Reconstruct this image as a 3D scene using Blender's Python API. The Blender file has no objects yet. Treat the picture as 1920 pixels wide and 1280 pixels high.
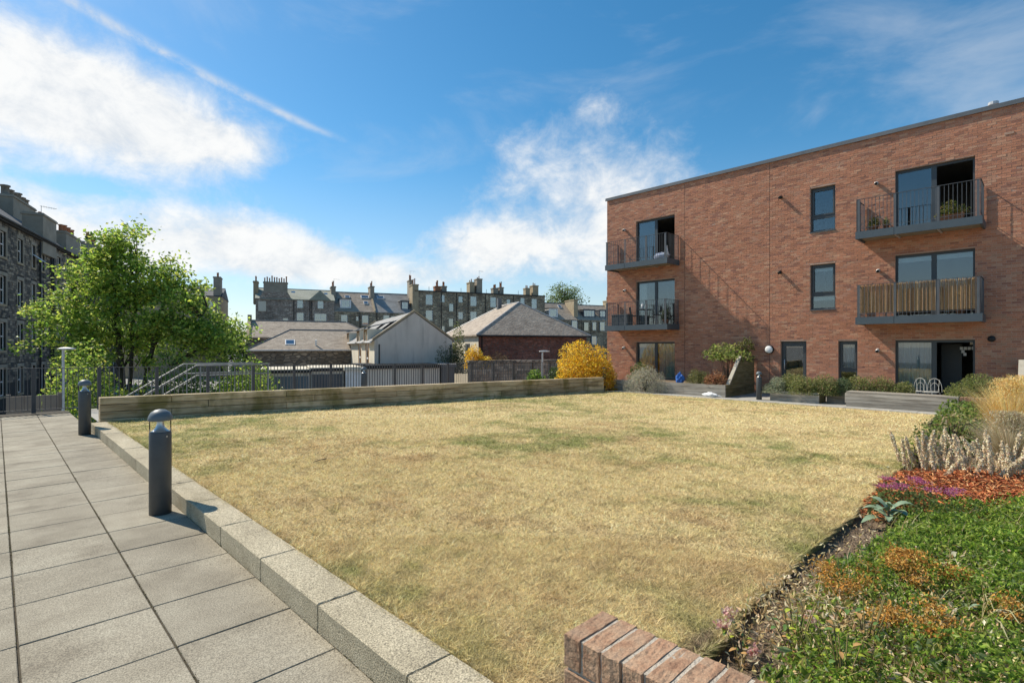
import bpy, bmesh, math, random
import numpy as np
from mathutils import Matrix, Vector
random.seed(7); rng = np.random.default_rng(7)
S = bpy.context.scene
COL = S.collection
rad = math.radians

# ------------------------------------------------------------------ camera, sky, sun, exposure
YAW = 44.5
cam = bpy.data.cameras.new('camera'); cam_o = bpy.data.objects.new('camera', cam); COL.objects.link(cam_o)
cam_o.location = (0, 0, 1.6); cam_o.rotation_euler = (rad(90), 0, rad(-YAW))
cam.sensor_width = 36; cam.lens = 985/1920*36; cam.shift_y = 10/1920
cam.clip_start = 0.05; cam.clip_end = 9000
S.camera = cam_o
S.view_settings.view_transform = 'Standard'; S.view_settings.look = 'None'
S.view_settings.exposure = 0.27; S.view_settings.gamma = 1; S.view_settings.use_curve_mapping = False

SUN = Vector((-1.0, 3.6, 3.9)).normalized()
SUN_EL = math.asin(SUN.z); SUN_AZ = math.atan2(SUN.x, SUN.y)
sl = bpy.data.lights.new('sun', 'SUN'); sl.energy = 5.0; sl.angle = rad(0.5); sl.color = (1, .92, .78)
so = bpy.data.objects.new('sun', sl); COL.objects.link(so)
so.rotation_euler = (-SUN).to_track_quat('-Z', 'Y').to_euler(); so.location = SUN*60

W = bpy.data.worlds.new('World'); S.world = W; W.use_nodes = True
wn = W.node_tree; wn.nodes.clear()
def wnode(t, **k):
    n = wn.nodes.new(t)
    for a, b in k.items(): setattr(n, a, b)
    return n
def wm(op, a, b=None, c=None, clamp=False):
    n = wn.nodes.new('ShaderNodeMath'); n.operation = op; n.use_clamp = clamp
    for i, v in enumerate((a, b, c)):
        if v is None: continue
        if isinstance(v, (int, float)): n.inputs[i].default_value = v
        else: wn.links.new(v, n.inputs[i])
    return n.outputs[0]
def wsmooth(x, lo, hi):
    n = wnode('ShaderNodeMapRange', interpolation_type='SMOOTHSTEP')
    wn.links.new(x, n.inputs[0]); n.inputs[1].default_value = lo; n.inputs[2].default_value = hi
    return n.outputs[0]
sky = wnode('ShaderNodeTexSky', sky_type='NISHITA', sun_disc=False)
sky.sun_elevation = SUN_EL; sky.sun_rotation = SUN_AZ; sky.altitude = 50
sky.air_density = 1.0; sky.dust_density = 0.35; sky.ozone_density = 3.0
tc = wnode('ShaderNodeTexCoord'); sep = wnode('ShaderNodeSeparateXYZ')
wn.links.new(tc.outputs['Generated'], sep.inputs[0])
EL = wm('ARCSINE', sep.outputs[2]); AZ = wm('ARCTAN2', sep.outputs[0], sep.outputs[1])
comb = wnode('ShaderNodeCombineXYZ')
wn.links.new(AZ, comb.inputs[0]); wn.links.new(EL, comb.inputs[1])
def wnoise(scale, detail, rough, dist=0.0, sy=1.0, off=0.0):
    mp = wnode('ShaderNodeMapping'); wn.links.new(comb.outputs[0], mp.inputs[0])
    mp.inputs['Scale'].default_value = (1, sy, 1); mp.inputs['Location'].default_value = (off, off*.7, off)
    n = wnode('ShaderNodeTexNoise'); wn.links.new(mp.outputs[0], n.inputs['Vector'])
    n.inputs['Scale'].default_value = scale; n.inputs['Detail'].default_value = detail
    n.inputs['Roughness'].default_value = rough; n.inputs['Distortion'].default_value = dist
    return n.outputs[0]
def azel(px, py):                                   # a bearing read off the photograph
    dx = (px-960)/985; dz = (650-py)/985
    return rad(YAW)+math.atan(dx), math.atan(dz/math.hypot(1, dx))
def blob(px, py, wx, wy, w):
    a, e = azel(px, py)
    wa = (azel(px+wx, py)[0]-azel(px-wx, py)[0])/2; we = (azel(px, py-wy)[1]-azel(px, py+wy)[1])/2
    u = wm('MULTIPLY', wm('SUBTRACT', AZ, a), 1/wa); v = wm('MULTIPLY', wm('SUBTRACT', EL, e), 1/we)
    q = wm('ADD', wm('MULTIPLY', u, u), wm('MULTIPLY', v, v))
    return wm('MULTIPLY', wm('EXPONENT', wm('MULTIPLY', q, -1.0)), w)
nA = wnoise(3.4, 9, .62, .35, 1.5, 3.1); nB = wnoise(13.0, 10, .66, .25, 1.25, 1.7)
nz = wm('ADD', wm('MULTIPLY', nA, .5), wm('MULTIPLY', nB, .5))
bias = None
for b in [(60, 150, 300, 150, .42), (270, 225, 230, 110, .33), (440, 275, 130, 48, .24), (-250, 330, 240, 240, .3),
          (230, 460, 230, 90, .32), (460, 455, 170, 80, .36), (620, 495, 150, 46, .32), (740, 525, 150, 34, .26), (60, 470, 180, 70, .2),
          (170, 348, 170, 18, -.14), (640, 330, 160, 90, -.08), (900, 455, 110, 48, .28), (1090, 320, 200, 120, .24), (1010, 480, 270, 80, .25), (1210, 420, 150, 140, .21), (1130, 200, 60, 50, .14), (950, 330, 90, 60, .08), (800, 130, 220, 100, -.12), (1450, 120, 240, 120, -.10)]:
    t = blob(*b); bias = t if bias is None else wm('ADD', bias, t)
dens = wm('ADD', nz, bias)
alpha = wm('MULTIPLY', wsmooth(dens, .565, .98), .97)
# thin veil: pale streaks, a wedge to the right
nV = wnoise(2.2, 7, .6, .6, 2.6, 9.0)
veil = wm('MULTIPLY', wsmooth(wm('ADD', nV, wm('ADD', blob(1800, 190, 240, 100, .32), wm('ADD', blob(560, 40, 260, 60, .10), blob(1220, 180, 150, 70, .1)))), .50, .85), .42)
# contrail
a0, e0 = azel(100, -20); a1, e1 = azel(665, 272)
L = math.hypot(a1-a0, e1-e0); tx, ty = (a1-a0)/L, (e1-e0)/L
pa = wm('SUBTRACT', AZ, a0); pe = wm('SUBTRACT', EL, e0)
along = wm('ADD', wm('MULTIPLY', pa, tx), wm('MULTIPLY', pe, ty))
across = wm('ADD', wm('MULTIPLY', pa, -ty), wm('MULTIPLY', pe, tx))
across = wm('ADD', across, wm('MULTIPLY', wm('SUBTRACT', nB, .5), .012))
wid = wm('MULTIPLY', wm('SUBTRACT', wm('MULTIPLY', along, -.006), -.0078), 1.0)
trail = wm('EXPONENT', wm('MULTIPLY', wm('POWER', wm('DIVIDE', across, wid), 2), -1.0))
trail = wm('MULTIPLY', trail, wm('MULTIPLY', wsmooth(along, L*1.06, L*.7), wsmooth(along, -.5, -.2)))
trail = wm('MULTIPLY', trail, wm('MULTIPLY', wsmooth(nB, .3, .6), .75))
hz = wm('MULTIPLY', wsmooth(EL, .36, -.02), .48)
amt = wm('MAXIMUM', wm('MAXIMUM', alpha, veil), wm('MAXIMUM', trail, hz), clamp=True)
hs = wnode('ShaderNodeHueSaturation'); hs.inputs['Saturation'].default_value = 1.3; hs.inputs['Hue'].default_value = .488; hs.inputs['Value'].default_value = 1.05
wn.links.new(sky.outputs[0], hs.inputs['Color'])
shade = wnode('ShaderNodeMixRGB'); shade.inputs[1].default_value = (5.3, 5.65, 6.05, 1); shade.inputs[2].default_value = (7.3, 7.3, 7.2, 1)
wn.links.new(wm('MULTIPLY', wsmooth(dens, .60, .95), wsmooth(nB, .25, .62)), shade.inputs[0])
mx = wnode('ShaderNodeMixRGB'); wn.links.new(amt, mx.inputs[0]); wn.links.new(hs.outputs[0], mx.inputs[1]); wn.links.new(shade.outputs[0], mx.inputs[2])
bg = wnode('ShaderNodeBackground'); bg.inputs['Strength'].default_value = 0.113
wn.links.new(mx.outputs[0], bg.inputs['Color'])
wo = wnode('ShaderNodeOutputWorld'); wn.links.new(bg.outputs[0], wo.inputs[0])

# ------------------------------------------------------------------ materials
MATS = {}
def _new(name):
    m = bpy.data.materials.new(name); m.use_nodes = True; nt = m.node_tree
    b = nt.nodes['Principled BSDF']; return m, nt, b
def noise_mat(name, cols, scale=4, rough=.85, bump=0., bscale=40, speck=0., sscale=250, stretch=(1, 1, 1), metallic=0., rnd=0., bdist=.01, coord='world', spec=.3, detail=6, stain=None):
    m, nt, b = _new(name); N = nt.nodes; Lk = nt.links
    if coord == 'world':
        g = N.new('ShaderNodeNewGeometry'); src = g.outputs['Position']
    else:
        g = N.new('ShaderNodeTexCoord'); src = g.outputs['Object']
    mp = N.new('ShaderNodeMapping'); mp.inputs['Scale'].default_value = stretch; Lk.new(src, mp.inputs[0])
    n = N.new('ShaderNodeTexNoise'); n.inputs['Scale'].default_value = scale; n.inputs['Detail'].default_value = detail; n.inputs['Roughness'].default_value = .65
    Lk.new(mp.outputs[0], n.inputs['Vector'])
    r = N.new('ShaderNodeValToRGB'); el = r.color_ramp.elements
    k = len(cols)
    while len(el) < k: el.new(.5)
    for i, c in enumerate(cols):
        el[i].position = .28+.44*i/(k-1) if k > 1 else 0; el[i].color = (*c, 1)
    Lk.new(n.outputs[0], r.inputs[0]); col = r.outputs[0]
    if stain:
        sc, st3, lo, hi, f = stain
        m2 = N.new('ShaderNodeMapping'); m2.inputs['Scale'].default_value = st3; Lk.new(src, m2.inputs[0])
        v = N.new('ShaderNodeTexNoise'); v.inputs['Scale'].default_value = 1; v.inputs['Detail'].default_value = 7; v.inputs['Roughness'].default_value = .6; Lk.new(m2.outputs[0], v.inputs['Vector'])
        mr = N.new('ShaderNodeMapRange'); mr.interpolation_type = 'SMOOTHSTEP'; mr.inputs[1].default_value = lo; mr.inputs[2].default_value = hi; mr.inputs[4].default_value = f; Lk.new(v.outputs[0], mr.inputs[0])
        mm = N.new('ShaderNodeMixRGB'); mm.inputs[2].default_value = (*sc, 1); Lk.new(mr.outputs[0], mm.inputs[0]); Lk.new(col, mm.inputs[1]); col = mm.outputs[0]
    if speck:
        v = N.new('ShaderNodeTexNoise'); v.inputs['Scale'].default_value = sscale; v.inputs['Detail'].default_value = 2; Lk.new(src, v.inputs['Vector'])
        mr = N.new('ShaderNodeMapRange'); mr.inputs[1].default_value = .3; mr.inputs[2].default_value = .7; mr.inputs[3].default_value = 1-speck; mr.inputs[4].default_value = 1+speck
        Lk.new(v.outputs[0], mr.inputs[0])
        mu = N.new('ShaderNodeVectorMath'); mu.operation = 'SCALE'; Lk.new(col, mu.inputs[0]); Lk.new(mr.outputs[0], mu.inputs['Scale']); col = mu.outputs[0]
    if rnd:
        oi = N.new('ShaderNodeObjectInfo'); mr = N.new('ShaderNodeMapRange'); mr.inputs[3].default_value = 1-rnd; mr.inputs[4].default_value = 1+rnd
        Lk.new(oi.outputs['Random'], mr.inputs[0])
        mu = N.new('ShaderNodeVectorMath'); mu.operation = 'SCALE'; Lk.new(col, mu.inputs[0]); Lk.new(mr.outputs[0], mu.inputs['Scale']); col = mu.outputs[0]
    Lk.new(col, b.inputs['Base Color'])
    b.inputs['Roughness'].default_value = rough; b.inputs['Metallic'].default_value = metallic
    b.inputs['Specular IOR Level'].default_value = spec
    if bump:
        v = N.new('ShaderNodeTexNoise'); v.inputs['Scale'].default_value = bscale; v.inputs['Detail'].default_value = 5; Lk.new(mp.outputs[0], v.inputs['Vector'])
        bp = N.new('ShaderNodeBump'); bp.inputs['Strength'].default_value = bump; bp.inputs['Distance'].default_value = bdist
        Lk.new(v.outputs[0], bp.inputs['Height']); Lk.new(bp.outputs[0], b.inputs['Normal'])
    MATS[name] = m; return m
def attr_mat(name, rough=.8, trans=0., bump=0., bscale=60, bdist=.004, noise=0., nscale=30, spec=.3):
    m, nt, b = _new(name); N = nt.nodes; Lk = nt.links
    a = N.new('ShaderNodeAttribute'); a.attribute_name = 'Col'; col = a.outputs['Color']
    g = N.new('ShaderNodeNewGeometry')
    if noise:
        v = N.new('ShaderNodeTexNoise'); v.inputs['Scale'].default_value = nscale; v.inputs['Detail'].default_value = 4; Lk.new(g.outputs['Position'], v.inputs['Vector'])
        mr = N.new('ShaderNodeMapRange'); mr.inputs[1].default_value = .3; mr.inputs[2].default_value = .7; mr.inputs[3].default_value = 1-noise; mr.inputs[4].default_value = 1+noise
        Lk.new(v.outputs[0], mr.inputs[0])
        mu = N.new('ShaderNodeVectorMath'); mu.operation = 'SCALE'; Lk.new(col, mu.inputs[0]); Lk.new(mr.outputs[0], mu.inputs['Scale']); col = mu.outputs[0]
    Lk.new(col, b.inputs['Base Color']); b.inputs['Roughness'].default_value = rough; b.inputs['Specular IOR Level'].default_value = spec
    if bump:
        v = N.new('ShaderNodeTexNoise'); v.inputs['Scale'].default_value = bscale; v.inputs['Detail'].default_value = 5; Lk.new(g.outputs['Position'], v.inputs['Vector'])
        bp = N.new('ShaderNodeBump'); bp.inputs['Strength'].default_value = bump; bp.inputs['Distance'].default_value = bdist
        Lk.new(v.outputs[0], bp.inputs['Height']); Lk.new(bp.outputs[0], b.inputs['Normal'])
    if trans:
        t = N.new('ShaderNodeBsdfTranslucent'); Lk.new(col, t.inputs['Color'])
        ms = N.new('ShaderNodeMixShader'); ms.inputs[0].default_value = trans
        Lk.new(b.outputs[0], ms.inputs[1]); Lk.new(t.outputs[0], ms.inputs[2])
        Lk.new(ms.outputs[0], N['Material Output'].inputs[0])
    MATS[name] = m; return m
def glass_mat(name, tint=(.9, .95, .95), boost=0.0, ior=1.5):
    m, nt, b = _new(name); N = nt.nodes; Lk = nt.links
    N.remove(b)
    f = N.new('ShaderNodeFresnel'); f.inputs[0].default_value = ior
    ad = N.new('ShaderNodeMath'); ad.operation = 'ADD'; ad.use_clamp = True; Lk.new(f.outputs[0], ad.inputs[0]); ad.inputs[1].default_value = boost
    t = N.new('ShaderNodeBsdfTransparent'); t.inputs[0].default_value = (*tint, 1)
    gl = N.new('ShaderNodeBsdfGlossy'); gl.inputs['Roughness'].default_value = .01
    ms = N.new('ShaderNodeMixShader'); Lk.new(ad.outputs[0], ms.inputs[0]); Lk.new(t.outputs[0], ms.inputs[1]); Lk.new(gl.outputs[0], ms.inputs[2])
    Lk.new(ms.outputs[0], N['Material Output'].inputs[0]); MATS[name] = m; return m
def wave_mat(name, cols, axis_scale, nscale=6, rough=.8, bump=.4, bdist=.01, rnd=0., stain=None):
    """long grain: noise stretched along one axis"""
    return noise_mat(name, cols, scale=nscale, rough=rough, bump=bump, bscale=nscale*3, stretch=axis_scale, rnd=rnd, bdist=bdist, detail=8, stain=stain)

slab_m = noise_mat('paving_concrete', [(.205, .177, .130), (.29, .256, .193), (.36, .325, .25)], 1.5, .9, .5, 110, .45, 140, rnd=.08, bdist=.004, stain=((.15, .125, .09), (1.6, 2.2, 1), .50, .72, .6))
kerb_m = noise_mat('kerb_aggregate', [(.30, .255, .175), (.40, .345, .24), (.48, .42, .30)], 2.0, .9, .9, 120, .6, 130, rnd=.05, stain=((.19, .155, .09), (2, 1.2, 3), .52, .72, .5), bdist=.006)
joint_m = noise_mat('joint_soil', [(.045, .04, .03), (.09, .075, .055)], 20, .95)
path_m = noise_mat('path_concrete', [(.30, .285, .25), (.40, .38, .335)], 1.5, .9, .2, 90, .1, 200)
soil_m = noise_mat('bed_soil', [(.10, .068, .042), (.19, .135, .088), (.27, .20, .135)], 7, .95, .9, 55, .25, 160, bdist=.03)
ground_m = noise_mat('street_ground', [(.17, .165, .155), (.27, .265, .25), (.34, .33, .30)], .12, .9, .1, 30)
conc_m = noise_mat('concrete', [(.28, .275, .26), (.40, .39, .37)], 1.2, .85, .2, 60)
timber_m = wave_mat('sleeper_timber', [(.20, .135, .065), (.43, .32, .185), (.60, .475, .31), (.34, .265, .12)], (.7, 6, 6), 1.6, .85, .6, .012, rnd=.22, stain=((.15, .125, .025), (1.5, 1, .9), .47, .66, .75))
grey_timber_m = wave_mat('weathered_timber', [(.18, .155, .125), (.33, .295, .245), (.45, .41, .35)], (6, .8, 7), 1.6, .85, .5, .01, rnd=.14)
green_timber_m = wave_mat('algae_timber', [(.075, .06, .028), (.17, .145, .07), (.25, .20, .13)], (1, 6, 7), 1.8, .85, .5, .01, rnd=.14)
pale_timber_m = wave_mat('pale_timber', [(.36, .32, .25), (.48, .44, .36)], (4, 4, .8), 2, .8, .3, .006)
anth_m = noise_mat('anthracite_paint', [(.042, .05, .056), (.055, .064, .071)], 3, .45, .05, 200, spec=.5)
deck_m = noise_mat('blue_grey_steel', [(.055, .075, .09), (.075, .098, .115)], 2, .5, .04, 120, spec=.5)
bar_m = noise_mat('railing_steel', [(.075, .08, .088), (.11, .115, .12)], 4, .45, 0, spec=.5)
fence_m = noise_mat('fence_steel', [(.045, .044, .047), (.07, .068, .07)], 3, .5, 0, spec=.5)
galv_m = noise_mat('galvanised_steel', [(.42, .42, .42), (.58, .58, .57)], 5, .4, 0, metallic=.35)
boll_m = noise_mat('bollard_paint', [(.06, .066, .072), (.08, .086, .092)], 8, .5, .06, 300, spec=.45)
cap_m = noise_mat('bollard_cap', [(.10, .125, .14), (.14, .165, .18)], 8, .5, .05, 300, spec=.45)
alu_m = noise_mat('brushed_aluminium', [(.55, .55, .55), (.68, .68, .68)], 20, .35, 0, metallic=.7)
lens_m = glass_mat('lens_glass', (.97, .97, .96), 0, 1.12)
win_m = glass_mat('window_glass', (.76, .82, .84), .10, 1.5)
far_win_m = glass_mat('tenement_glass', (.45, .52, .55), .26, 1.6)
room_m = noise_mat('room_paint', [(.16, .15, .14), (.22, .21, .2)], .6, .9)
curtain_m = noise_mat('curtain_cloth', [(.78, .77, .73), (.86, .85, .81)], 1.2, .95)
white_m = noise_mat('white_paint', [(.68, .68, .67), (.80, .80, .79)], 3, .5)
black_m = noise_mat('black_plastic', [(.012, .012, .013), (.022, .022, .024)], 5, .5)
mortar_m = noise_mat('mortar', [(.36, .23, .165), (.48, .33, .25)], 8, .95, .3, 150)
fmortar_m = noise_mat('flush_mortar', [(.36, .235, .175), (.48, .33, .26)], 5, .95)
dmortar_m = noise_mat('dark_mortar', [(.035, .034, .032), (.075, .07, .065)], 3, .95, .3, 40)
brick_m = attr_mat('facing_brick', .88, 0, .8, 55, .006, .2, 40)
brick_near_m = noise_mat('coping_brick', [(.17, .09, .055), (.31, .18, .11), (.36, .235, .15), (.27, .185, .13)], 16, .92, 1, 80, .16, 200, rnd=.26, bdist=.006, stain=((.13, .09, .06), (19, 19, 19), .58, .70, .6))
stone_blk_m = attr_mat('stone_block', .9, 0, .8, 14, .03, .3, 5)
flash_m = noise_mat('roof_flashing', [(.12, .125, .13), (.18, .185, .19)], 1, .5, 0, metallic=.3)
leaf_m = attr_mat('leaf', .45, .64, spec=.45)
dry_m = attr_mat('dry_foliage', .9, .3, spec=.1)
grass_m = attr_mat('lawn_grass', .9, .25, spec=.15)
lawnbase_m = attr_mat('lawn_base', .95, 0, .9, 60, .02, .4, 45, spec=.1)
chip_m = attr_mat('bark_chip', .9, 0, spec=.2)
bark_m = noise_mat('tree_bark', [(.035, .028, .02), (.085, .07, .052)], 6, .95, .6, 25, stretch=(1, 1, .3), bdist=.03)
slate_c = lambda name, cols, sc=1.4: noise_mat(name, cols, sc, .75, .7, 4.5, .18, 9, stretch=(1, 1, 2.5), bdist=.06, spec=.3)
slate_brown_m = slate_c('brown_slate', [(.22, .175, .135), (.35, .285, .22), (.46, .39, .305)])
slate_grey_m = slate_c('grey_slate', [(.18, .175, .165), (.27, .265, .255), (.34, .34, .32)], .5)
slate_green_m = slate_c('mossy_slate', [(.19, .20, .165), (.28, .29, .23), (.33, .33, .28)], .5)
slate_dark_m = slate_c('dark_slate', [(.05, .055, .065), (.085, .09, .10)], .5)
def rubble(name, cols, mort, sc, bd=.1, ratio=.5):
    m, nt, b = _new(name); N = nt.nodes; Lk = nt.links
    tcx = N.new('ShaderNodeTexCoord'); mp = N.new('ShaderNodeMapping'); mp.inputs['Scale'].default_value = (sc*ratio, sc*ratio, sc); Lk.new(tcx.outputs['Object'], mp.inputs[0])
    v = N.new('ShaderNodeTexVoronoi'); v.inputs['Scale'].default_value = 1; v.inputs['Randomness'].default_value = .85; Lk.new(mp.outputs[0], v.inputs['Vector'])
    ve = N.new('ShaderNodeTexVoronoi'); ve.feature = 'DISTANCE_TO_EDGE'; ve.inputs['Scale'].default_value = 1; ve.inputs['Randomness'].default_value = .85; Lk.new(mp.outputs[0], ve.inputs['Vector'])
    sp = N.new('ShaderNodeSeparateXYZ'); Lk.new(v.outputs['Color'], sp.inputs[0])
    r = N.new('ShaderNodeValToRGB'); el = r.color_ramp.elements
    while len(el) < len(cols): el.new(.5)
    for i, c in enumerate(cols): el[i].position = i/(len(cols)-1); el[i].color = (*c, 1)
    Lk.new(sp.outputs[0], r.inputs[0])
    n = N.new('ShaderNodeTexNoise'); n.inputs['Scale'].default_value = .35; n.inputs['Detail'].default_value = 5; Lk.new(tcx.outputs['Object'], n.inputs['Vector'])
    mr = N.new('ShaderNodeMapRange'); mr.inputs[1].default_value = .3; mr.inputs[2].default_value = .7; mr.inputs[3].default_value = .65; mr.inputs[4].default_value = 1.35; Lk.new(n.outputs[0], mr.inputs[0])
    mu = N.new('ShaderNodeVectorMath'); mu.operation = 'SCALE'; Lk.new(r.outputs[0], mu.inputs[0]); Lk.new(mr.outputs[0], mu.inputs['Scale'])
    ed = N.new('ShaderNodeMapRange'); ed.inputs[1].default_value = .02; ed.inputs[2].default_value = .10; Lk.new(ve.outputs['Distance'], ed.inputs[0])
    mxr = N.new('ShaderNodeMixRGB'); mxr.inputs[1].default_value = (*mort, 1); Lk.new(ed.outputs[0], mxr.inputs[0]); Lk.new(mu.outputs[0], mxr.inputs[2])
    Lk.new(mxr.outputs[0], b.inputs['Base Color']); b.inputs['Roughness'].default_value = .9; b.inputs['Specular IOR Level'].default_value = .2
    bp = N.new('ShaderNodeBump'); bp.inputs['Strength'].default_value = .8; bp.inputs['Distance'].default_value = bd; Lk.new(ed.outputs[0], bp.inputs['Height']); Lk.new(bp.outputs[0], b.inputs['Normal'])
    MATS[name] = m; return m
tene_m = rubble('tenement_stone', [(.18, .145, .10), (.32, .26, .18), (.45, .37, .25), (.24, .20, .15)], (.21, .18, .14), 3.0)
tene2_m = rubble('grey_rubble_stone', [(.23, .18, .145), (.37, .30, .24), (.48, .40, .33), (.29, .22, .18)], (.28, .24, .20), 4.5, .08, .6)
dark_rubble_m = rubble('dark_rubble', [(.13, .105, .08), (.24, .195, .15), (.33, .265, .20)], (.14, .12, .10), 3.2)
oldbrick_m = rubble('old_red_brick', [(.14, .058, .042), (.23, .095, .065), (.29, .13, .095), (.17, .075, .06)], (.17, .11, .09), 7, .03, .45)
wallstone_m = rubble('boundary_stone', [(.14, .12, .10), (.24, .21, .175), (.33, .29, .24)], (.12, .11, .10), 3.6)
render_m = noise_mat('grey_render', [(.50, .45, .385), (.64, .58, .50), (.70, .645, .565)], .55, .9, .3, 25, .05, 60, stretch=(1, 1, .35), stain=((.30, .27, .23), (1.6, 1.6, .16), .52, .74, .65))
cream_m = noise_mat('cream_render', [(.58, .52, .41), (.70, .645, .53)], .8, .9, .2, 25)
sand_m = noise_mat('sandstone_trim', [(.30, .235, .15), (.44, .36, .24)], 1.5, .9, .3, 12)
ashlar_m = noise_mat('pale_render_stack', [(.24, .21, .165), (.36, .32, .255)], 1.2, .9, .3, 10)
pot_m = noise_mat('terracotta', [(.26, .11, .06), (.38, .18, .10)], 5, .9)
tan_frame_m = noise_mat('tan_jamb', [(.30, .16, .07), (.42, .25, .12)], 3, .85)
shutter_m = noise_mat('blue_grey_cladding', [(.10, .125, .15), (.15, .18, .205)], 1.5, .6, .3, 6, stretch=(3, 3, .2))
dshutter_m = noise_mat('charcoal_cladding', [(.075, .08, .09), (.12, .125, .135)], 1.5, .6, .3, 6, stretch=(3, 3, .2))
blue_m = noise_mat('blue_cloth', [(.03, .12, .42), (.06, .20, .58)], 6, .6, .3, 30)
van_m = noise_mat('van_paint', [(.16, .22, .34), (.20, .27, .40)], 1, .35, 0, spec=.6)
reed_m = attr_mat('reed', .85, .15, noise=.3, nscale=40)
soffit_m = wave_mat('soffit_board', [(.20, .165, .12), (.30, .26, .20)], (5, 1, 5), 2, .85, .2, .004)

# ------------------------------------------------------------------ mesh helpers
XF = {}
def link(o, parent=None):
    COL.objects.link(o)
    if parent is not None: o.parent = parent
    return o
def tag(o, label=None, cat=None, group=None, kind=None):
    if label: o['label'] = label
    if cat: o['category'] = cat
    if group: o['group'] = group
    if kind: o['kind'] = kind
    return o
def thing(name, label, cat, loc=(0, 0, 0), rz=0, group=None):
    o = bpy.data.objects.new(name, None); o.empty_display_size = .2
    o.location = loc; o.rotation_euler = (0, 0, rz); COL.objects.link(o)
    XF[o.name] = (Matrix.Translation(loc) @ Matrix.Rotation(rz, 4, 'Z'))
    return tag(o, label, cat, group)
def copy_tree(o, loc, rz=None, label=None):
    c = o.copy(); COL.objects.link(c); c.location = loc
    if rz is not None: c.rotation_euler = (0, 0, rz)
    if label: c['label'] = label
    for ch in o.children:
        k = ch.copy(); COL.objects.link(k); k.parent = c
        for g in ch.children:
            q = g.copy(); COL.objects.link(q); q.parent = k
    return c
def np_mesh(name, V, F, mat, parent=None, cols=None, smooth=False, kind=None):
    """V (n,3), F (m,k) all same k; cols per vertex (n,3)"""
    V = np.asarray(V, np.float32); F = np.asarray(F, np.int32); k = F.shape[1]
    me = bpy.data.meshes.new(name)
    me.vertices.add(len(V)); me.vertices.foreach_set('co', V.ravel())
    me.loops.add(F.size); me.loops.foreach_set('vertex_index', F.ravel())
    me.polygons.add(len(F)); me.polygons.foreach_set('loop_start', np.arange(0, F.size, k, dtype=np.int32))
    me.polygons.foreach_set('loop_total', np.full(len(F), k, np.int32))
    me.polygons.foreach_set('use_smooth', np.full(len(F), bool(smooth)))
    if cols is not None:
        a = me.color_attributes.new('Col', 'FLOAT_COLOR', 'POINT')
        c4 = np.ones((len(V), 4), np.float32); c4[:, :3] = cols; a.data.foreach_set('color', c4.ravel())
    me.update(); me.validate(); me.materials.append(mat)
    o = bpy.data.objects.new(name, me); link(o, parent)
    if kind: o['kind'] = kind
    return o
class MB:
    def __init__(s): s.v = []; s.f = []
    def add(s, vs, fs):
        n = len(s.v); s.v += [tuple(p) for p in vs]; s.f += [tuple(i+n for i in f) for f in fs]; return s
    def box(s, x0, x1, y0, y1, z0, z1):
        return s.add([(x0, y0, z0), (x1, y0, z0), (x1, y1, z0), (x0, y1, z0), (x0, y0, z1), (x1, y0, z1), (x1, y1, z1), (x0, y1, z1)],
                     [(0, 3, 2, 1), (4, 5, 6, 7), (0, 1, 5, 4), (1, 2, 6, 5), (2, 3, 7, 6), (3, 0, 4, 7)])
    def hexa(s, b, t):
        return s.add(list(b)+list(t), [(0, 3, 2, 1), (4, 5, 6, 7), (0, 1, 5, 4), (1, 2, 6, 5), (2, 3, 7, 6), (3, 0, 4, 7)])
    def poly(s, *p): return s.add(p, [tuple(range(len(p)))])
    def prism(s, pts, off):
        n = len(pts); off = Vector(off); a = [Vector(p) for p in pts]
        return s.add(a+[p+off for p in a], [tuple(range(n))[::-1], tuple(range(n, 2*n))]+[(i, (i+1) % n, n+(i+1) % n, n+i) for i in range(n)])
    def tube(s, pts, radii, n=6, cap=True):
        pts = [Vector(p) for p in pts]; rings = []
        if isinstance(radii, (int, float)): radii = [radii]*len(pts)
        for i, p in enumerate(pts):
            d = (pts[min(i+1, len(pts)-1)]-pts[max(i-1, 0)]).normalized()
            a = d.orthogonal().normalized() if i == 0 else (a0-d*a0.dot(d)).normalized()
            a0 = a; b = d.cross(a)
            rings.append([p+(a*math.cos(2*math.pi*j/n)+b*math.sin(2*math.pi*j/n))*radii[i] for j in range(n)])
        vs = [q for r in rings for q in r]; fs = []
        for i in range(len(pts)-1):
            for j in range(n): fs.append((i*n+j, i*n+(j+1) % n, (i+1)*n+(j+1) % n, (i+1)*n+j))
        if cap: fs += [tuple(range(n))[::-1], tuple(range((len(pts)-1)*n, len(pts)*n))]
        return s.add(vs, fs)
    def lathe(s, prof, c=(0, 0, 0), n=24):
        vs = []; fs = []
        for r, z in prof:
            for j in range(n):
                a = 2*math.pi*j/n; vs.append((c[0]+r*math.cos(a), c[1]+r*math.sin(a), c[2]+z))
        for i in range(len(prof)-1):
            for j in range(n): fs.append((i*n+j, i*n+(j+1) % n, (i+1)*n+(j+1) % n, (i+1)*n+j))
        return s.add(vs, fs)
    def build(s, name, mat, parent=None, smooth=False, world=True, kind=None):
        """verts are world coordinates (world=True) or already local to the parent"""
        V = s.v
        if parent is not None and world:
            root = parent
            while root.parent is not None: root = root.parent
            inv = XF[root.name].inverted() if root.name in XF else Matrix()
            V = [inv @ Vector(p) for p in V]
        me = bpy.data.meshes.new(name); me.from_pydata([tuple(p) for p in V], [], s.f)
        if smooth: me.polygons.foreach_set('use_smooth', [True]*len(me.polygons))
        me.update(); me.materials.append(mat)
        o = bpy.data.objects.new(name, me); link(o, parent)
        if kind: o['kind'] = kind
        return o
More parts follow.
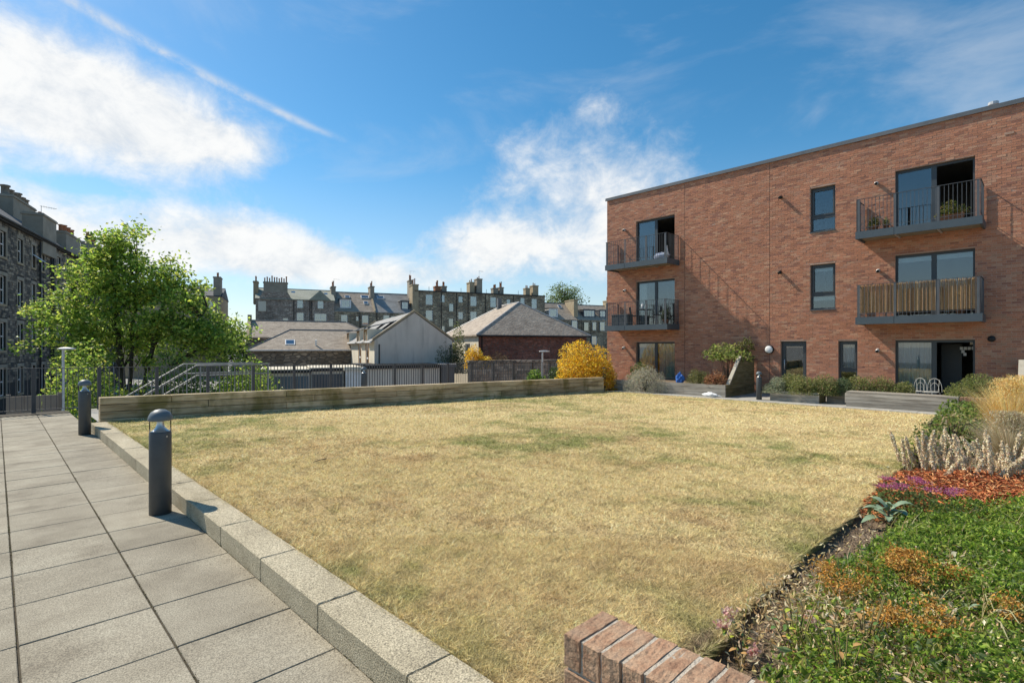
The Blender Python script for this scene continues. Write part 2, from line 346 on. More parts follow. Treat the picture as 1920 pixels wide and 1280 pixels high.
def bevel_mesh(name, dims, bev, mat, seg=1, jitter=0., cuts=0, seed=0):
    bm = bmesh.new(); bmesh.ops.create_cube(bm, size=1)
    for v in bm.verts: v.co = Vector((v.co.x*dims[0], v.co.y*dims[1], v.co.z*dims[2]))
    bmesh.ops.bevel(bm, geom=bm.edges[:], offset=bev, segments=seg, affect='EDGES')
    if cuts: bmesh.ops.subdivide_edges(bm, edges=[e for e in bm.edges if e.calc_length() > .03], cuts=cuts, use_grid_fill=True)
    r = random.Random(seed)
    if jitter:
        for v in bm.verts: v.co += Vector((r.uniform(-1, 1), r.uniform(-1, 1), r.uniform(-1, 1)))*jitter
    me = bpy.data.meshes.new(name); bm.to_mesh(me); bm.free(); me.materials.append(mat); return me
def put(name, me, loc, parent=None, rot=(0, 0, 0)):
    o = bpy.data.objects.new(name, me); o.location = loc; o.rotation_euler = rot; return link(o, parent)

def fbm(x, y, sc, seed, octs=4):
    r = np.random.default_rng(seed); out = np.zeros_like(x, dtype=float); amp = 1; tot = 0
    for o in range(octs):
        g = r.random((64, 64)); u = x*sc+o*13.7; v = y*sc+o*7.3
        i = np.floor(u).astype(int); j = np.floor(v).astype(int); a = u-i; b = v-j
        a = a*a*(3-2*a); b = b*b*(3-2*b)
        q = lambda p, k: g[p % 64, k % 64]
        out += amp*((q(i, j)*(1-a)+q(i+1, j)*a)*(1-b)+(q(i, j+1)*(1-a)+q(i+1, j+1)*a)*b)
        tot += amp; amp *= .5; sc *= 2.1
    return out/tot
def unit(v): return v/np.maximum(np.linalg.norm(v, axis=-1, keepdims=True), 1e-9)
def pick_cols(n, pal, jit=.15):
    pal = np.array(pal); c = pal[rng.integers(0, len(pal), n)]
    return c*(1+jit*rng.normal(size=(n, 1)))*(1+.05*rng.normal(size=(n, 3)))
def leaves(name, C, size, cols, mat, parent=None, aspect=.5, up=.35, axis=None, kind=None, droop=0., flat=0.):
    """folded four-point leaves at points C (local coordinates)"""
    n = len(C); ax = unit(rng.normal(size=(n, 3))+np.array([0, 0, up-droop])) if axis is None else unit(axis)
    rv = rng.normal(size=(n, 3))
    if flat: ax = unit(ax*np.array([1, 1, 1-.6*flat])); rv = rv*(1-flat)+np.array([0, 0, 1.])*flat
    sd = unit(np.cross(ax, rv)); nr = np.cross(ax, sd)
    L = np.broadcast_to(np.asarray(size, float), (n,))[:, None]*(.7+.6*rng.random((n, 1)))
    b = C-ax*L*.5; t = C+ax*L*.5; m = C-ax*L*.05+nr*L*.0
    l = m+sd*L*aspect*.5+nr*L*.10; r = m-sd*L*aspect*.5+nr*L*.10
    V = np.stack([b, l, t, r], 1).reshape(-1, 3); i = np.arange(n)[:, None]*4
    F = np.concatenate([i+np.array([[0, 2, 1]]), i+np.array([[0, 3, 2]])], 0)
    return np_mesh(name, V, F, mat, parent, np.repeat(np.clip(cols, 0, 1), 4, 0), kind=kind)
def blades(name, B, h, w, lean, cols, mat, parent=None, seg=1, kind=None, direction=None):
    """grass blades rooted at B: tapered strips bending over"""
    n = len(B); h = np.broadcast_to(np.asarray(h, float), (n,)); w = np.broadcast_to(np.asarray(w, float), (n,))
    a = rng.random(n)*2*math.pi; d = np.stack([np.cos(a), np.sin(a), 0*a], 1) if direction is None else direction
    a2 = rng.random(n)*2*math.pi; sd = np.stack([np.cos(a2), np.sin(a2), 0*a2], 1)
    ln = (lean*(.4+.9*rng.random(n)))[:, None]
    rows = []
    for k in range(seg):
        f = k/seg
        c = B+np.array([0, 0, 1.])*(h*(f-.25*f*f*np.minimum(ln[:, 0], 1)))[:, None]+d*ln*(h[:, None])*f*f
        ww = (w*(1-f*.6))[:, None]*.5
        rows += [c-sd*ww, c+sd*ww]
    tip = B+np.array([0, 0, 1.])*(h*(1-.25*np.minimum(ln[:, 0], 1)))[:, None]+d*ln*h[:, None]
    rows.append(tip); k = len(rows)
    V = np.stack(rows, 1).reshape(-1, 3); i = np.arange(n)[:, None]*k; F = []
    for q in range(seg-1):
        o = q*2; F += [i+np.array([[o, o+1, o+3]]), i+np.array([[o, o+3, o+2]])]
    o = (seg-1)*2; F.append(i+np.array([[o, o+1, o+2]]))
    return np_mesh(name, V, np.concatenate(F, 0), mat, parent, np.repeat(np.clip(cols, 0, 1), k, 0), kind=kind)
def shell_points(n, rx, ry, rz, lump=.25, inner=.45, flat=True, seed=0):
    r = np.random.default_rng(seed)
    d = unit(r.normal(size=(n, 3)))
    if flat: d[:, 2] = np.abs(d[:, 2])*1.0-.12*(r.random(n) < .3)
    k = unit(r.normal(size=(22, 3))); amp = (1-lump)+lump*1.5*np.max(np.clip((d@k.T-.75)/.25, 0, 1), 1)
    rr = (inner+(1-inner)*r.random(n)**.5)*amp
    return d*rr[:, None]*np.array([rx, ry, rz])
def shrub(name, label, cat, loc, r, n, size, pal, mat=None, aspect=.45, up=.4, stems=9, group=None, lump=.3, seed=1, jit=.2, stemcol=None, lift=0.):
    root = thing(name, label, cat, loc, 0, group)
    P = shell_points(n, *r, lump=lump, seed=seed); P[:, 2] += lift; P[:, 2] = np.maximum(P[:, 2], .015)
    leaves('foliage', P, size, pick_cols(n, pal, jit), mat or leaf_m, root, aspect, up, flat=.35)
    mb = MB(); rr = random.Random(seed)
    for i in range(stems):
        a = rr.random()*6.283; e = Vector((math.cos(a)*r[0]*.6*rr.random(), math.sin(a)*r[1]*.6*rr.random(), lift+r[2]*rr.uniform(.5, .85)))
        b0 = Vector((e.x*.2, e.y*.2, -.03)); mb.tube([b0, b0.lerp(e, .5)+Vector((0, 0, .06*r[2])), e], [.012, .009, .004], 5)
    mb.build('stems', bark_m, root, world=False)
    return root

def lawn_z(x): return .135-.0246*(np.asarray(x, float)-1.55)
def walk_z(x): return -.0125*max(0, x-1.3)

# ------------------------------------------------------------------ setting: ground, podium, paving, lawn
GZ = -3.5
o = MB().poly((-4000, -4000, GZ), (4000, -4000, GZ), (4000, 4000, GZ), (-4000, 4000, GZ)).build('ground', ground_m); tag(o, kind='structure')
o = MB().box(-20, 22.28, -12, 17.5, GZ-.3, -.62).build('podium', conc_m); tag(o, kind='structure')
wk = MB()
wk.add([(-20, -12, -.02), (1.3, -12, -.02), (1.3, 17.5, -.02), (-20, 17.5, -.02), (1.3, -12, -.55), (1.3, 17.5, -.55), (-20, 17.5, -.7), (1.3, 17.5, -.7)],
       [(0, 1, 2, 3), (1, 4, 5, 2), (3, 2, 7, 6)])
paving = wk.build('paving', joint_m); tag(paving, kind='structure')
PX, PY = .6065, .605
slabs = [bevel_mesh('slab', (PX-.011, PY-.007, .06), .004, slab_m, 1, .0008, 0, i) for i in range(5)]
for i in range(-7, 2):
    for j in range(-3, 26):
        x = 1.296-PX*(i+.5) if i >= 0 else 1.296-PX*(-i+1.5)
        if i < 0 and -i+1 > 6: continue
        y = .838+PY*(j+.5)+(.0)
        if y > 17.1: continue
        put('slab', random.choice(slabs), (x, y, -.031+random.uniform(-.0015, .0015)), paving, (random.uniform(-.002, .002), random.uniform(-.002, .002), random.choice((0, math.pi))))
walk = MB().add([(1.56, 13.2, walk_z(1.5)+.006), (22.25, 13.2, walk_z(22.2)+.006), (22.25, 17.3, walk_z(22.2)+.006), (1.56, 17.3, walk_z(1.5)+.006)], [(0, 1, 2, 3)]).build('walkway', path_m); tag(walk, kind='structure')
path = MB().add([(18.6, -6, -.297), (22.25, -6, -.296), (22.25, 13.2, -.28), (18.6, 13.2, -.292)], [(0, 1, 2, 3)]).build('path', path_m); tag(path, kind='structure')
pslab = bevel_mesh('path_slab', (.594, .594, .03), .004, path_m, 1)
for j in range(-3, 21): put('slab', pslab, (18.95, .5+.6*j, -.29), path)

kerb = thing('kerb', None, None); tag(kerb, kind='structure'); del kerb['kind']; tag(kerb, 'pale concrete kerb edging the lawn beside the paved walk', 'kerb')
kms = [bevel_mesh('kerb_stone', (.25, .893, .24), .006, kerb_m, 1, .0016, 4, i) for i in range(4)]
for k in range(-1, 13):
    y = 1.978+.9*(k+.5)
    if y > 12.9: continue
    put('kerb_stone', kms[k % 4], (1.418+random.uniform(-.002, .002), y, .03+random.uniform(-.002, .002)), kerb)

def bed_edge(x):
    x = np.asarray(x, float)
    return np.interp(x, [1.5, 2.7, 3.2, 4.5, 6.5, 9, 11, 13.5, 15.5, 18.7], [1.14, 1.17, 1.21, 1.24, 1.30, 1.42, 1.55, 1.72, 1.95, 2.1])+.05*(fbm(x, x*0, 2.3, 5, 3)-.5)*2
def green(x, y):
    g = fbm(x, y, .33, 11, 4); h = fbm(x, y, 1.6, 12, 4); k = fbm(x, y, 6, 14, 3)
    near_kerb = np.exp(-((x-1.55)/.35)**2)*.22; near_bed = np.exp(-((y-bed_edge(x))/.2)**2)*.22
    spots = sum(w*np.exp(-((x-a)/r1)**2-((y-b)/r2)**2) for a, b, r1, r2, w in [(3.0, 2.0, .5, .35, .22), (6.2, 5.4, 1.0, .35, .2), (4.9, 4.2, .7, .5, .12), (2.2, 3.9, .35, .7, .2), (9.5, 4.8, .6, .3, .2), (6.5, 3.7, .5, .25, .18)])
    return np.clip((g-.5)*1.7+(h-.5)*1.7+(k-.5)*1.3+near_kerb+near_bed+spots+.02, 0, 1)
def soil_patch(x, y): return np.clip(2.2*np.exp(-((x-1.86)/.24)**2-((y-1.36)/.22)**2)+1.6*np.exp(-((x-2.5)/.35)**2-((y-1.22)/.07)**2)-.6+.9*(fbm(x, y, 9, 61, 3)-.5), 0, 1)
def lawn_col(x, y):
    g = green(x, y)[:, None]; b = fbm(x, y, .8, 21, 4)[:, None]; m = fbm(x, y, 3.4, 23, 3)[:, None]; t = np.clip((b-.46)*2.2+(m-.55)*1.8, 0, 1)
    straw = np.array([.65, .51, .26]); tan = np.array([.46, .32, .165]); gr = np.array([.235, .26, .08])
    base = straw*(1-t*.75)+tan*t*.75
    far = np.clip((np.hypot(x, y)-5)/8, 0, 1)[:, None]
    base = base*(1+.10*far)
    dk = np.clip((fbm(x, y, 5.5, 24, 3)[:, None]-.60)*5, 0, 1); base = base*(1-.22*dk)
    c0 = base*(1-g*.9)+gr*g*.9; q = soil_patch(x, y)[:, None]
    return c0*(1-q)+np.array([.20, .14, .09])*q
nx, ny = 190, 130
gx = np.linspace(1.545, 18.62, nx); tv = np.linspace(0, 1, ny)**1.25
X = np.repeat(gx[:, None], ny, 1); E0 = bed_edge(gx)[:, None]; Y = E0+(12.95-E0)*tv[None, :]
Z = lawn_z(X)+.028*(fbm(X, Y, 1.1, 3, 4)-.5)+.012*(fbm(X, Y, 7, 4, 2)-.5)
V = np.stack([X, Y, Z], -1).reshape(-1, 3)
idx = np.arange(nx*ny).reshape(nx, ny)
F = np.stack([idx[:-1, :-1], idx[1:, :-1], idx[1:, 1:], idx[:-1, 1:]], -1).reshape(-1, 4)
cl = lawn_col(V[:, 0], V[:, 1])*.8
sk = V[idx[:, 0]].copy(); sk[:, 2] -= .16; sk[:, 1] += .02; n0 = len(V)
V = np.concatenate([V, sk]); cl = np.concatenate([cl, np.tile([.07, .05, .03], (nx, 1))])
F = np.concatenate([F, np.stack([idx[:-1, 0], n0+np.arange(nx-1), n0+np.arange(1, nx), idx[1:, 0]], -1)])
lawn = np_mesh('lawn', V, F, lawnbase_m, None, cl, True); tag(lawn, kind='structure')
def lawn_height(x, y): return lawn_z(x)+.028*(fbm(x, y, 1.1, 3, 4)-.5)+.012*(fbm(x, y, 7, 4, 2)-.5)
def sample_lawn(n, dmin, dmax):
    out = []
    tot = 0
    while tot < n:
        x = rng.uniform(1.56, 18.6, n*3); y = rng.uniform(1.1, 12.93, n*3); d = np.hypot(x, y)
        k = (d > dmin) & (d < dmax) & (y > bed_edge(x)+.005) & (x-.02*y > 1.0)
        p = np.stack([x[k], y[k]], 1); out.append(p); tot += len(p)
    return np.concatenate(out)[:n]
Bs = []; Hs = []; Ws = []
for n, d0, d1, h, w in [(170000, 0, 4.2, .027, .0030), (150000, 4.2, 7.5, .030, .0052), (110000, 7.5, 12, .036, .009), (70000, 12, 24, .036, .016)]:
    p = sample_lawn(n, d0, d1); Bs.append(p); Hs.append(h*(.5+.9*rng.random(n))*(.75+.6*fbm(p[:, 0], p[:, 1], 2.5, 31, 3))); Ws.append(np.full(n, w))
p = np.concatenate(Bs); h = np.concatenate(Hs); w = np.concatenate(Ws)
kp = rng.random(len(p)) > soil_patch(p[:, 0], p[:, 1])*1.1; p = p[kp]; h = h[kp]; w = w[kp]
# tufts, and a ragged fringe along kerb and bed
tc_ = sample_lawn(5200, 0, 9.5); nb = 11; tp_ = np.repeat(tc_, nb, 0)+rng.normal(size=(len(tc_)*nb, 2))*.011
fr1 = np.stack([1.548+np.abs(rng.normal(size=9000))*.022, 1.15+11.7*rng.random(9000)**1.7], 1)
fx = 1.6+13*rng.random(12000)**1.8; fr2 = np.stack([fx, bed_edge(fx)+np.abs(rng.normal(size=12000))*.03], 1)
ex = np.concatenate([tp_, fr1, fr2]); dd = np.hypot(ex[:, 0], ex[:, 1])
p = np.concatenate([p, ex]); h = np.concatenate([h, np.concatenate([np.repeat(rng.uniform(.028, .062, len(tc_)), nb), rng.uniform(.02, .06, 21000)])]); w = np.concatenate([w, .0022+.0007*dd])
p[:, 0] = np.maximum(p[:, 0], 1.546)
B3 = np.stack([p[:, 0], p[:, 1], lawn_height(p[:, 0], p[:, 1])-.004], 1)
c = lawn_col(p[:, 0], p[:, 1])*np.clip(1+.5*rng.normal(size=(len(p), 1)), .25, 2.2)*(.68+.66*fbm(p[:, 0], p[:, 1], 26, 63, 2)[:, None])*1.16
pale = rng.random(len(p)) < .22; c[pale] = c[pale]*.5+np.array([.80, .66, .40])*.5
o = blades('dry_grass', B3, h, w, 1.5, c, grass_m); tag(o, 'short parched straw and green grass of the lawn', 'grass', kind='stuff')

# flower-bed soil
nx, ny = 150, 60
gx = np.linspace(1.54, 18.6, nx); tv = np.linspace(0, 1, ny)
X = np.repeat(gx[:, None], ny, 1); E0 = bed_edge(gx)[:, None]+.03; Y = -3+(E0+3)*tv[None, :]
def bed_z(x, y): return lawn_z(x)-.065+.05*(fbm(np.asarray(x, float), np.asarray(y, float), 1.7, 41, 4)-.5)+.03*(fbm(np.asarray(x, float), np.asarray(y, float), 9, 42, 3)-.5)
Z = bed_z(X, Y); idx = np.arange(nx*ny).reshape(nx, ny)
bed = np_mesh('flower_bed_soil', np.stack([X, Y, Z], -1).reshape(-1, 3), np.stack([idx[:-1, :-1], idx[1:, :-1], idx[1:, 1:], idx[:-1, 1:]], -1).reshape(-1, 4), soil_m, None, None, True)
tag(bed, kind='structure')
# ------------------------------------------------------------------ generic wall pieces
def cells(a0, a1, z0, z1, ops):
    """rectangles of wall left between openings (a0,a1,z0,z1)"""
    A = sorted({a0, a1, *[min(max(v, a0), a1) for o in ops for v in o[:2]]}); Zs = sorted({z0, z1, *[min(max(v, z0), z1) for o in ops for v in o[2:4]]})
    out = []
    for i in range(len(A)-1):
        run = None
        for j in range(len(Zs)-1):
            ca, cz = (A[i]+A[i+1])/2, (Zs[j]+Zs[j+1])/2
            hole = any(o[0] < ca < o[1] and o[2] < cz < o[3] for o in ops)
            if hole:
                if run: out.append(run); run = None
            else: run = (A[i], A[i+1], run[2] if run else Zs[j], Zs[j+1])
        if run: out.append(run)
    return out
def holed(mb, P, a0, a1, z0, z1, ops, depth):
    """P(a, o, z) -> point, o is outward; front skin with reveals going in by depth"""
    for c in cells(a0, a1, z0, z1, ops): mb.poly(P(c[0], 0, c[2]), P(c[1], 0, c[2]), P(c[1], 0, c[3]), P(c[0], 0, c[3]))
    for o in ops:
        a, b, c, d = o[:4]
        for (p, q) in (((a, c), (b, c)), ((b, c), (b, d)), ((b, d), (a, d)), ((a, d), (a, c))):
            mb.poly(P(p[0], 0, p[1]), P(q[0], 0, q[1]), P(q[0], -depth, q[1]), P(p[0], -depth, p[1]))
def brickwork(root, P, a0, a1, z0, z1, ops, L, H, J, proud, pal, mat, name, n_single, score, jit=.0, vary=.0, seed=3, tilt=.0, wt=None):
    """courses of separate blocks standing proud of the mortar; the nearest n_single become parts"""
    r = random.Random(seed); items = []; z = z0; row = 0
    while z < z1-.01:
        h = H*(1+vary*.5*r.uniform(-1, 1)); zt = min(z+h, z1); a = a0-r.random()*L if vary else a0-(L+J)*(.5*(row % 2))
        while a < a1:
            l = L*(1+vary*r.uniform(-1, 1)); b = a+l; full = True
            s, e = max(a, a0), min(b, a1); segs = [(s, e)] if e-s > .02 else []
            for o in ops:
                if o[3] <= z+.005 or o[2] >= zt-.005: continue
                ns = []
                for (p, q) in segs:
                    if o[1] <= p or o[0] >= q: ns.append((p, q)); continue
                    if p < o[0]-.02: ns.append((p, o[0]))
                    if q > o[1]+.02: ns.append((o[1], q))
                segs = ns
            for (p, q) in segs: items.append((p, q, z, zt, abs((q-p)-l) < 1e-4))
            a = b+J
        z = zt+J; row += 1
    singles = []
    if n_single:
        full = [i for i in range(len(items)) if items[i][4]]
        full.sort(key=lambda i: -score(items[i])); singles = set(full[:n_single])
    pal = np.array(pal); pc = lambda: pal[r.choices(range(len(pal)), wt)[0]]*(1+.07*r.gauss(0, 1))
    V = []; F = []; C = []
    def block(p, q, zb, zt, d, dl, dr, out):
        n = len(out[0])
        out[0].extend([P(p, -.012, zb), P(q, -.012, zb), P(q, -.012, zt), P(p, -.012, zt), P(p, d+dl, zb), P(q, d+dr, zb), P(q, d+dr*.6, zt), P(p, d+dl*.6, zt)])
        out[1].extend([(n+4, n+5, n+6, n+7), (n, n+1, n+5, n+4), (n+1, n+2, n+6, n+5), (n+2, n+3, n+7, n+6), (n+3, n, n+4, n+7)])
    out = (V, F)
    for i, (p, q, zb, zt, fl) in enumerate(items):
        if i in singles: continue
        block(p, q, zb, zt, proud+jit*r.random(), tilt*r.uniform(-1, 1), tilt*r.uniform(-1, 1), out); k_ = .86+.28*float(fbm(np.array([(p+q)*.5]), np.array([zb*1.0]), .55, 77, 4)[0]); C += [np.clip(pc()*k_, 0, 1)]*8
    np_mesh(name+'work', np.array([tuple(v) for v in V]), F, mat, root, np.array(C), kind='stuff')
    if singles:
        Hn = H; var = []
        for k in range(10):
            vv, ff = [], []; o2 = (vv, ff)
            p0 = P(0, 0, 0); P0 = lambda a, o, z: Vector(P(a, o, z))-Vector(p0)
            it = items[next(iter(singles))]
            n = 0; d = proud+jit*r.random(); dl, dr = tilt*r.uniform(-1, 1), tilt*r.uniform(-1, 1)
            l, hh = L, H
            pts = [P0(0, -.012, 0), P0(l, -.012, 0), P0(l, -.012, hh), P0(0, -.012, hh), P0(0, d+dl, 0), P0(l, d+dr, 0), P0(l, d+dr*.6, hh), P0(0, d+dl*.6, hh)]
            me = bpy.data.meshes.new(name); me.from_pydata([tuple(x) for x in pts], [], [(4, 5, 6, 7), (0, 1, 5, 4), (1, 2, 6, 5), (2, 3, 7, 6), (3, 0, 4, 7)])
            ca = me.color_attributes.new('Col', 'FLOAT_COLOR', 'POINT'); cc = np.clip(pc(), 0, 1)
            ca.data.foreach_set('color', np.tile(np.append(cc, 1), 8).astype(np.float32)); me.materials.append(mat); var.append(me)
        for i in singles:
            it = items[i]; ob = put(name, r.choice(var), P(it[0], 0, it[2]), root)
            if vary: ob.scale = tuple(abs(x) if abs(x) > 1e-6 else 1 for x in (((it[1]-it[0])/L), 1, (it[3]-it[2])/H))
# ------------------------------------------------------------------ brick apartment building
FXX = 22.3
apt = thing('apartment_building', 'three storey red brick apartment block with balconies and flat roof', 'building', (FXX, 8, -.3))
XA = XF[apt.name].inverted()
PA = lambda a, o, z: (-o, a-8, z+.3)                    # local to the building
FL = (-.3, 2.6, 5.54); TOP = (1.83, 4.76, 7.70)
LD, RD = (12.0, 14.06), (1.60, 3.69)
ops = []
for k in range(3): ops += [(LD[0], LD[1], FL[k], TOP[k]), (RD[0], RD[1], FL[k], TOP[k])]
ops += [(5.51, 6.36, 5.98, 7.66), (5.51, 6.36, 3.02, 4.73), (4.81, 5.42, .2, 1.82), (6.49, 7.43, -.3, 1.82)]
Y0, Y1, ZT = -7.0, 15.75, 9.1
mb = MB(); holed(mb, PA, Y0, Y1, -.3, ZT, ops, .25)
mb.poly(PA(Y1, 0, -3.6), PA(Y1, -12, -3.6), PA(Y1, -12, ZT), PA(Y1, 0, ZT)); mb.poly(PA(Y0, 0, -.6), PA(Y0, -12, -.6), PA(Y0, -12, ZT), PA(Y0, 0, ZT))
mb.poly(PA(Y0, -12, -3.6), PA(Y1, -12, -3.6), PA(Y1, -12, ZT), PA(Y0, -12, ZT)); mb.poly(PA(Y0, 0, ZT), PA(Y1, 0, ZT), PA(Y1, -12, ZT), PA(Y0, -12, ZT))
mb.build('wall', fmortar_m, apt, world=False)
MJ = (11.51, 7.84)                                   # movement joints
bops = ops+[(j-.008, j+.008, -1, 10) for j in MJ]
def bscore(it):
    y, z = (it[0]+it[1])/2, (it[2]+it[3])/2
    return -math.hypot(22.3, y, z-1.6)-(50 if y < .62 or z < .1 else 0)
brickwork(apt, PA, Y0, Y1, -.3, ZT, bops, .215, .065, .010, .0025,
          [(.43, .19, .113), (.455, .205, .122), (.395, .175, .105), (.46, .235, .145), (.315, .142, .095), (.48, .265, .168), (.42, .213, .14)], brick_m, 'brick', 300, bscore, .0055, 0, 3, .0040, [4, 4, 3, 2, 2, 1, 2])
j = MB()
for y in MJ: j.box(-.001, .02, y-.008-8, y+.008-8, 0, ZT+.3)
j.build('movement_joint', dmortar_m, apt, world=False)
c = MB(); c.box(-.07, .4, Y0-8, Y1-8+.06, ZT+.3, ZT+.36); c.box(-.074, -.05, Y0-8, Y1-8+.064, ZT+.22, ZT+.30); c.build('roof_coping', flash_m, apt, world=False)
for (y, h, r) in ((10.6, .22, .07), (3.25, .13, .025), (1.2, .3, .11)):
    MB().lathe([(0, 0), (r, 0), (r, h*.7), (r*1.25, h*.72), (r*1.2, h), (0, h)], (.6, y-8, ZT+.36), 12).build('roof_vent', galv_m, apt, world=False)

def frame_part(y0, y1, z0, z1, kind, name, curtain=(), opened=None, depth=.13, blind=False):
    x0 = depth; fr = MB(); w = .06
    B = lambda a, b, c_, d, xa=0, xb=.07: fr.box(x0+xa, x0+xb, a-8, b-8, c_+.3, d+.3)
    B(y0, y1, z1-w*1.4, z1); B(y0, y1, z0, z0+w); B(y0, y0+w, z0+w, z1-w*1.4); B(y1-w, y1, z0+w, z1-w*1.4)
    panes = []
    if kind == 'double':
        m = (y0+y1)/2; B(m-.07, m+.07, z0+w, z1-w*1.4)
        panes = [(y0+w, m-.07, z0+w, z1-w*1.4), (m+.07, y1-w, z0+w, z1-w*1.4)]
    elif kind == 'transom':
        m = z0+(z1-z0)*.33; B(y0+w, y1-w, m-.06, m+.06)
        panes = [(y0+w, y1-w, z0+w, m-.06), (y0+w, y1-w, m+.06, z1-w*1.4)]
        for p in panes[1:]:
            B(p[0], p[0]+.05, p[2], p[3], -.02, .04); B(p[1]-.05, p[1], p[2], p[3], -.02, .04); B(p[0]+.05, p[1]-.05, p[2], p[2]+.05, -.02, .04); B(p[0]+.05, p[1]-.05, p[3]-.05, p[3], -.02, .04)
    else:
        B(y0+w, y0+w+.09, z0+w, z1-w*1.4, -.01, .05); B(y1-w-.09, y1-w, z0+w, z1-w*1.4, -.01, .05); B(y0+w+.09, y1-w-.09, z0+w, z0+.3, -.01, .05); B(y0+w+.09, y1-w-.09, z1-.2, z1-w*1.4, -.01, .05)
        panes = [(y0+w+.09, y1-w-.09, z0+.3, z1-.2)]
    f = fr.build(name, anth_m, apt, world=False)
    for i, p in enumerate(panes):
        if opened == i: continue
        MB().box(x0+.03, x0+.042, p[0]-8, p[1]-8, p[2]+.3, p[3]+.3).build('pane', win_m, f, world=False)
        if blind:
            MB().box(x0+.10, x0+.13, p[0]-8, p[1]-8, p[3]+.3-.16, p[3]+.3).build('blind', white_m, f, world=False)
        # pleated curtain behind the glass
        for (ci, fa, fb) in curtain:
            if ci != i: continue
            ya, yb = p[0]+(p[1]-p[0])*fa, p[0]+(p[1]-p[0])*fb; n = max(12, int((yb-ya)/.012)); q = MB()
            pts = [(x0+.13+.03*math.sin((ya+(yb-ya)*t/n)*55+.8*math.sin(t*.4))+.008*math.sin(t*1.7), ya+(yb-ya)*t/n-8) for t in range(n+1)]
            for t in range(n): q.poly((*pts[t], p[2]+.3), (*pts[t+1], p[2]+.3), (*pts[t+1], p[3]+.32), (*pts[t], p[3]+.32))
            q.build('curtain', curtain_m, f, smooth=True, world=False)
    # the room behind
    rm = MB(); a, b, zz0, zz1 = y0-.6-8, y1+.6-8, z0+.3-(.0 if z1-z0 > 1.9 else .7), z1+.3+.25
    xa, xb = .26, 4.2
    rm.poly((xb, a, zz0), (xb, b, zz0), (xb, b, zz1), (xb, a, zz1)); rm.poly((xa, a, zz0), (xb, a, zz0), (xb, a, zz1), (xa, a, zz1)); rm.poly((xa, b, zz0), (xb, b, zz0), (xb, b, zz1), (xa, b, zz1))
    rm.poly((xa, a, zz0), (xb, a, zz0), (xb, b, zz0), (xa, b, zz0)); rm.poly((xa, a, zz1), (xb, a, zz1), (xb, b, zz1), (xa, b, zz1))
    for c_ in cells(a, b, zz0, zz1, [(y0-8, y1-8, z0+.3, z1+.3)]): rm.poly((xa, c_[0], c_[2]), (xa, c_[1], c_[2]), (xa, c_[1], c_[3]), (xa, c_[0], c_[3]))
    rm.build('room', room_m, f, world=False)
    return f
frame_part(*LD, FL[2], TOP[2], 'double', 'patio_door', opened=0)
frame_part(*RD, FL[2], TOP[2], 'double', 'patio_door', opened=0)
frame_part(*LD, FL[1], TOP[1], 'double', 'patio_door', curtain=[(1, .55, 1)])
frame_part(*RD, FL[1], TOP[1], 'double', 'patio_door', blind=True)
frame_part(*LD, FL[0], TOP[0], 'double', 'patio_door', curtain=[(0, 0, 1), (1, 0, 1)])
gd = frame_part(*RD, FL[0], TOP[0], 'double', 'patio_door', curtain=[(1, 0, 1)], opened=0)
frame_part(5.51, 6.36, 5.98, 7.66, 'transom', 'window'); frame_part(5.51, 6.36, 3.02, 4.73, 'transom', 'window', blind=True)
frame_part(4.81, 5.42, .2, 1.82, 'transom', 'window', curtain=[(1, 0, 1)])
d = frame_part(6.49, 7.43, -.3, 1.82, 'single', 'entrance_door')
MB().tube([(.12, 7.30-8, 1.0), (.05, 7.30-8, 1.02), (.05, 7.30-8, 1.38), (.12, 7.30-8, 1.40)], .014, 8).build('handle', alu_m, d, True, False)
s = MB()
for (a, b, z) in ((5.51, 6.36, 5.98), (5.51, 6.36, 3.02), (4.81, 5.42, .2)): MB().box(-.035, .14, a-8.01, b-7.99, z+.3-.035, z+.3-.003).build('window_sill', deck_m, apt, world=False)
hl = MB()      # a door leaf and pictures inside the open ground-floor room
MB().box(1.5, 1.55, 2.05-8, 2.6-8, .02, 2.0).build('inner_door', anth_m, gd, world=False)
for (a, z) in ((2.02, 1.55), (1.92, 1.55), (1.82, 1.55), (1.72, 1.55), (1.98, 1.44), (1.93, 1.35), (1.76, 1.72)): MB().box(1.0, 1.01, a-8-.04, a-8+.04, z+.3-.05, z+.3+.05).build('picture_card', white_m, gd, world=False)
MB().box(.35, .37, 1.64-8, 2.1-8, 0, .02).build('door_mat', black_m, gd, world=False)

wl_post = MB().lathe([(0, 0), (.05, 0), (.05, .02), (.03, .025), (.03, .05)], n=12)
for (y, z) in ((14.65, 7.37), (14.62, 4.38), (14.68, 1.55), (7.40, 7.52), (7.42, 4.55), (4.21, 7.37), (4.16, 4.28), (4.18, 1.47)):
    m = MB(); m.tube([(0, y-8, z+.3), (-.05, y-8, z+.3)], .05, 12); m.tube([(-.03, y-8, z+.33), (-.20, y-8, z+.27)], .058, 14); wlt = m.build('wall_light', black_m if y < 8 and y > 7 else galv_m, apt, True, False)
    MB().tube([(-.19, y-8, z+.273), (-.205, y-8, z+.268)], .05, 12).build('lamp_glass', black_m, wlt, world=False)
bl = MB().tube([(-.002, 7.84-8, 1.79), (-.09, 7.84-8, 1.79)], .17, 24).build('bulkhead_light', black_m, apt, True, False)
MB().lathe([(.145, 0), (.14, .05), (.10, .08), (0, .095)], n=24)
q = MB(); prof = [(.145, .0), (.14, .03), (.10, .055), (.05, .065), (0, .067)]; vs = []; n = 24
for r_, z_ in prof:
    for k in range(n): vs.append((-.09-z_, 7.84-8+r_*math.cos(k*2*math.pi/n), 1.79+r_*math.sin(k*2*math.pi/n)))
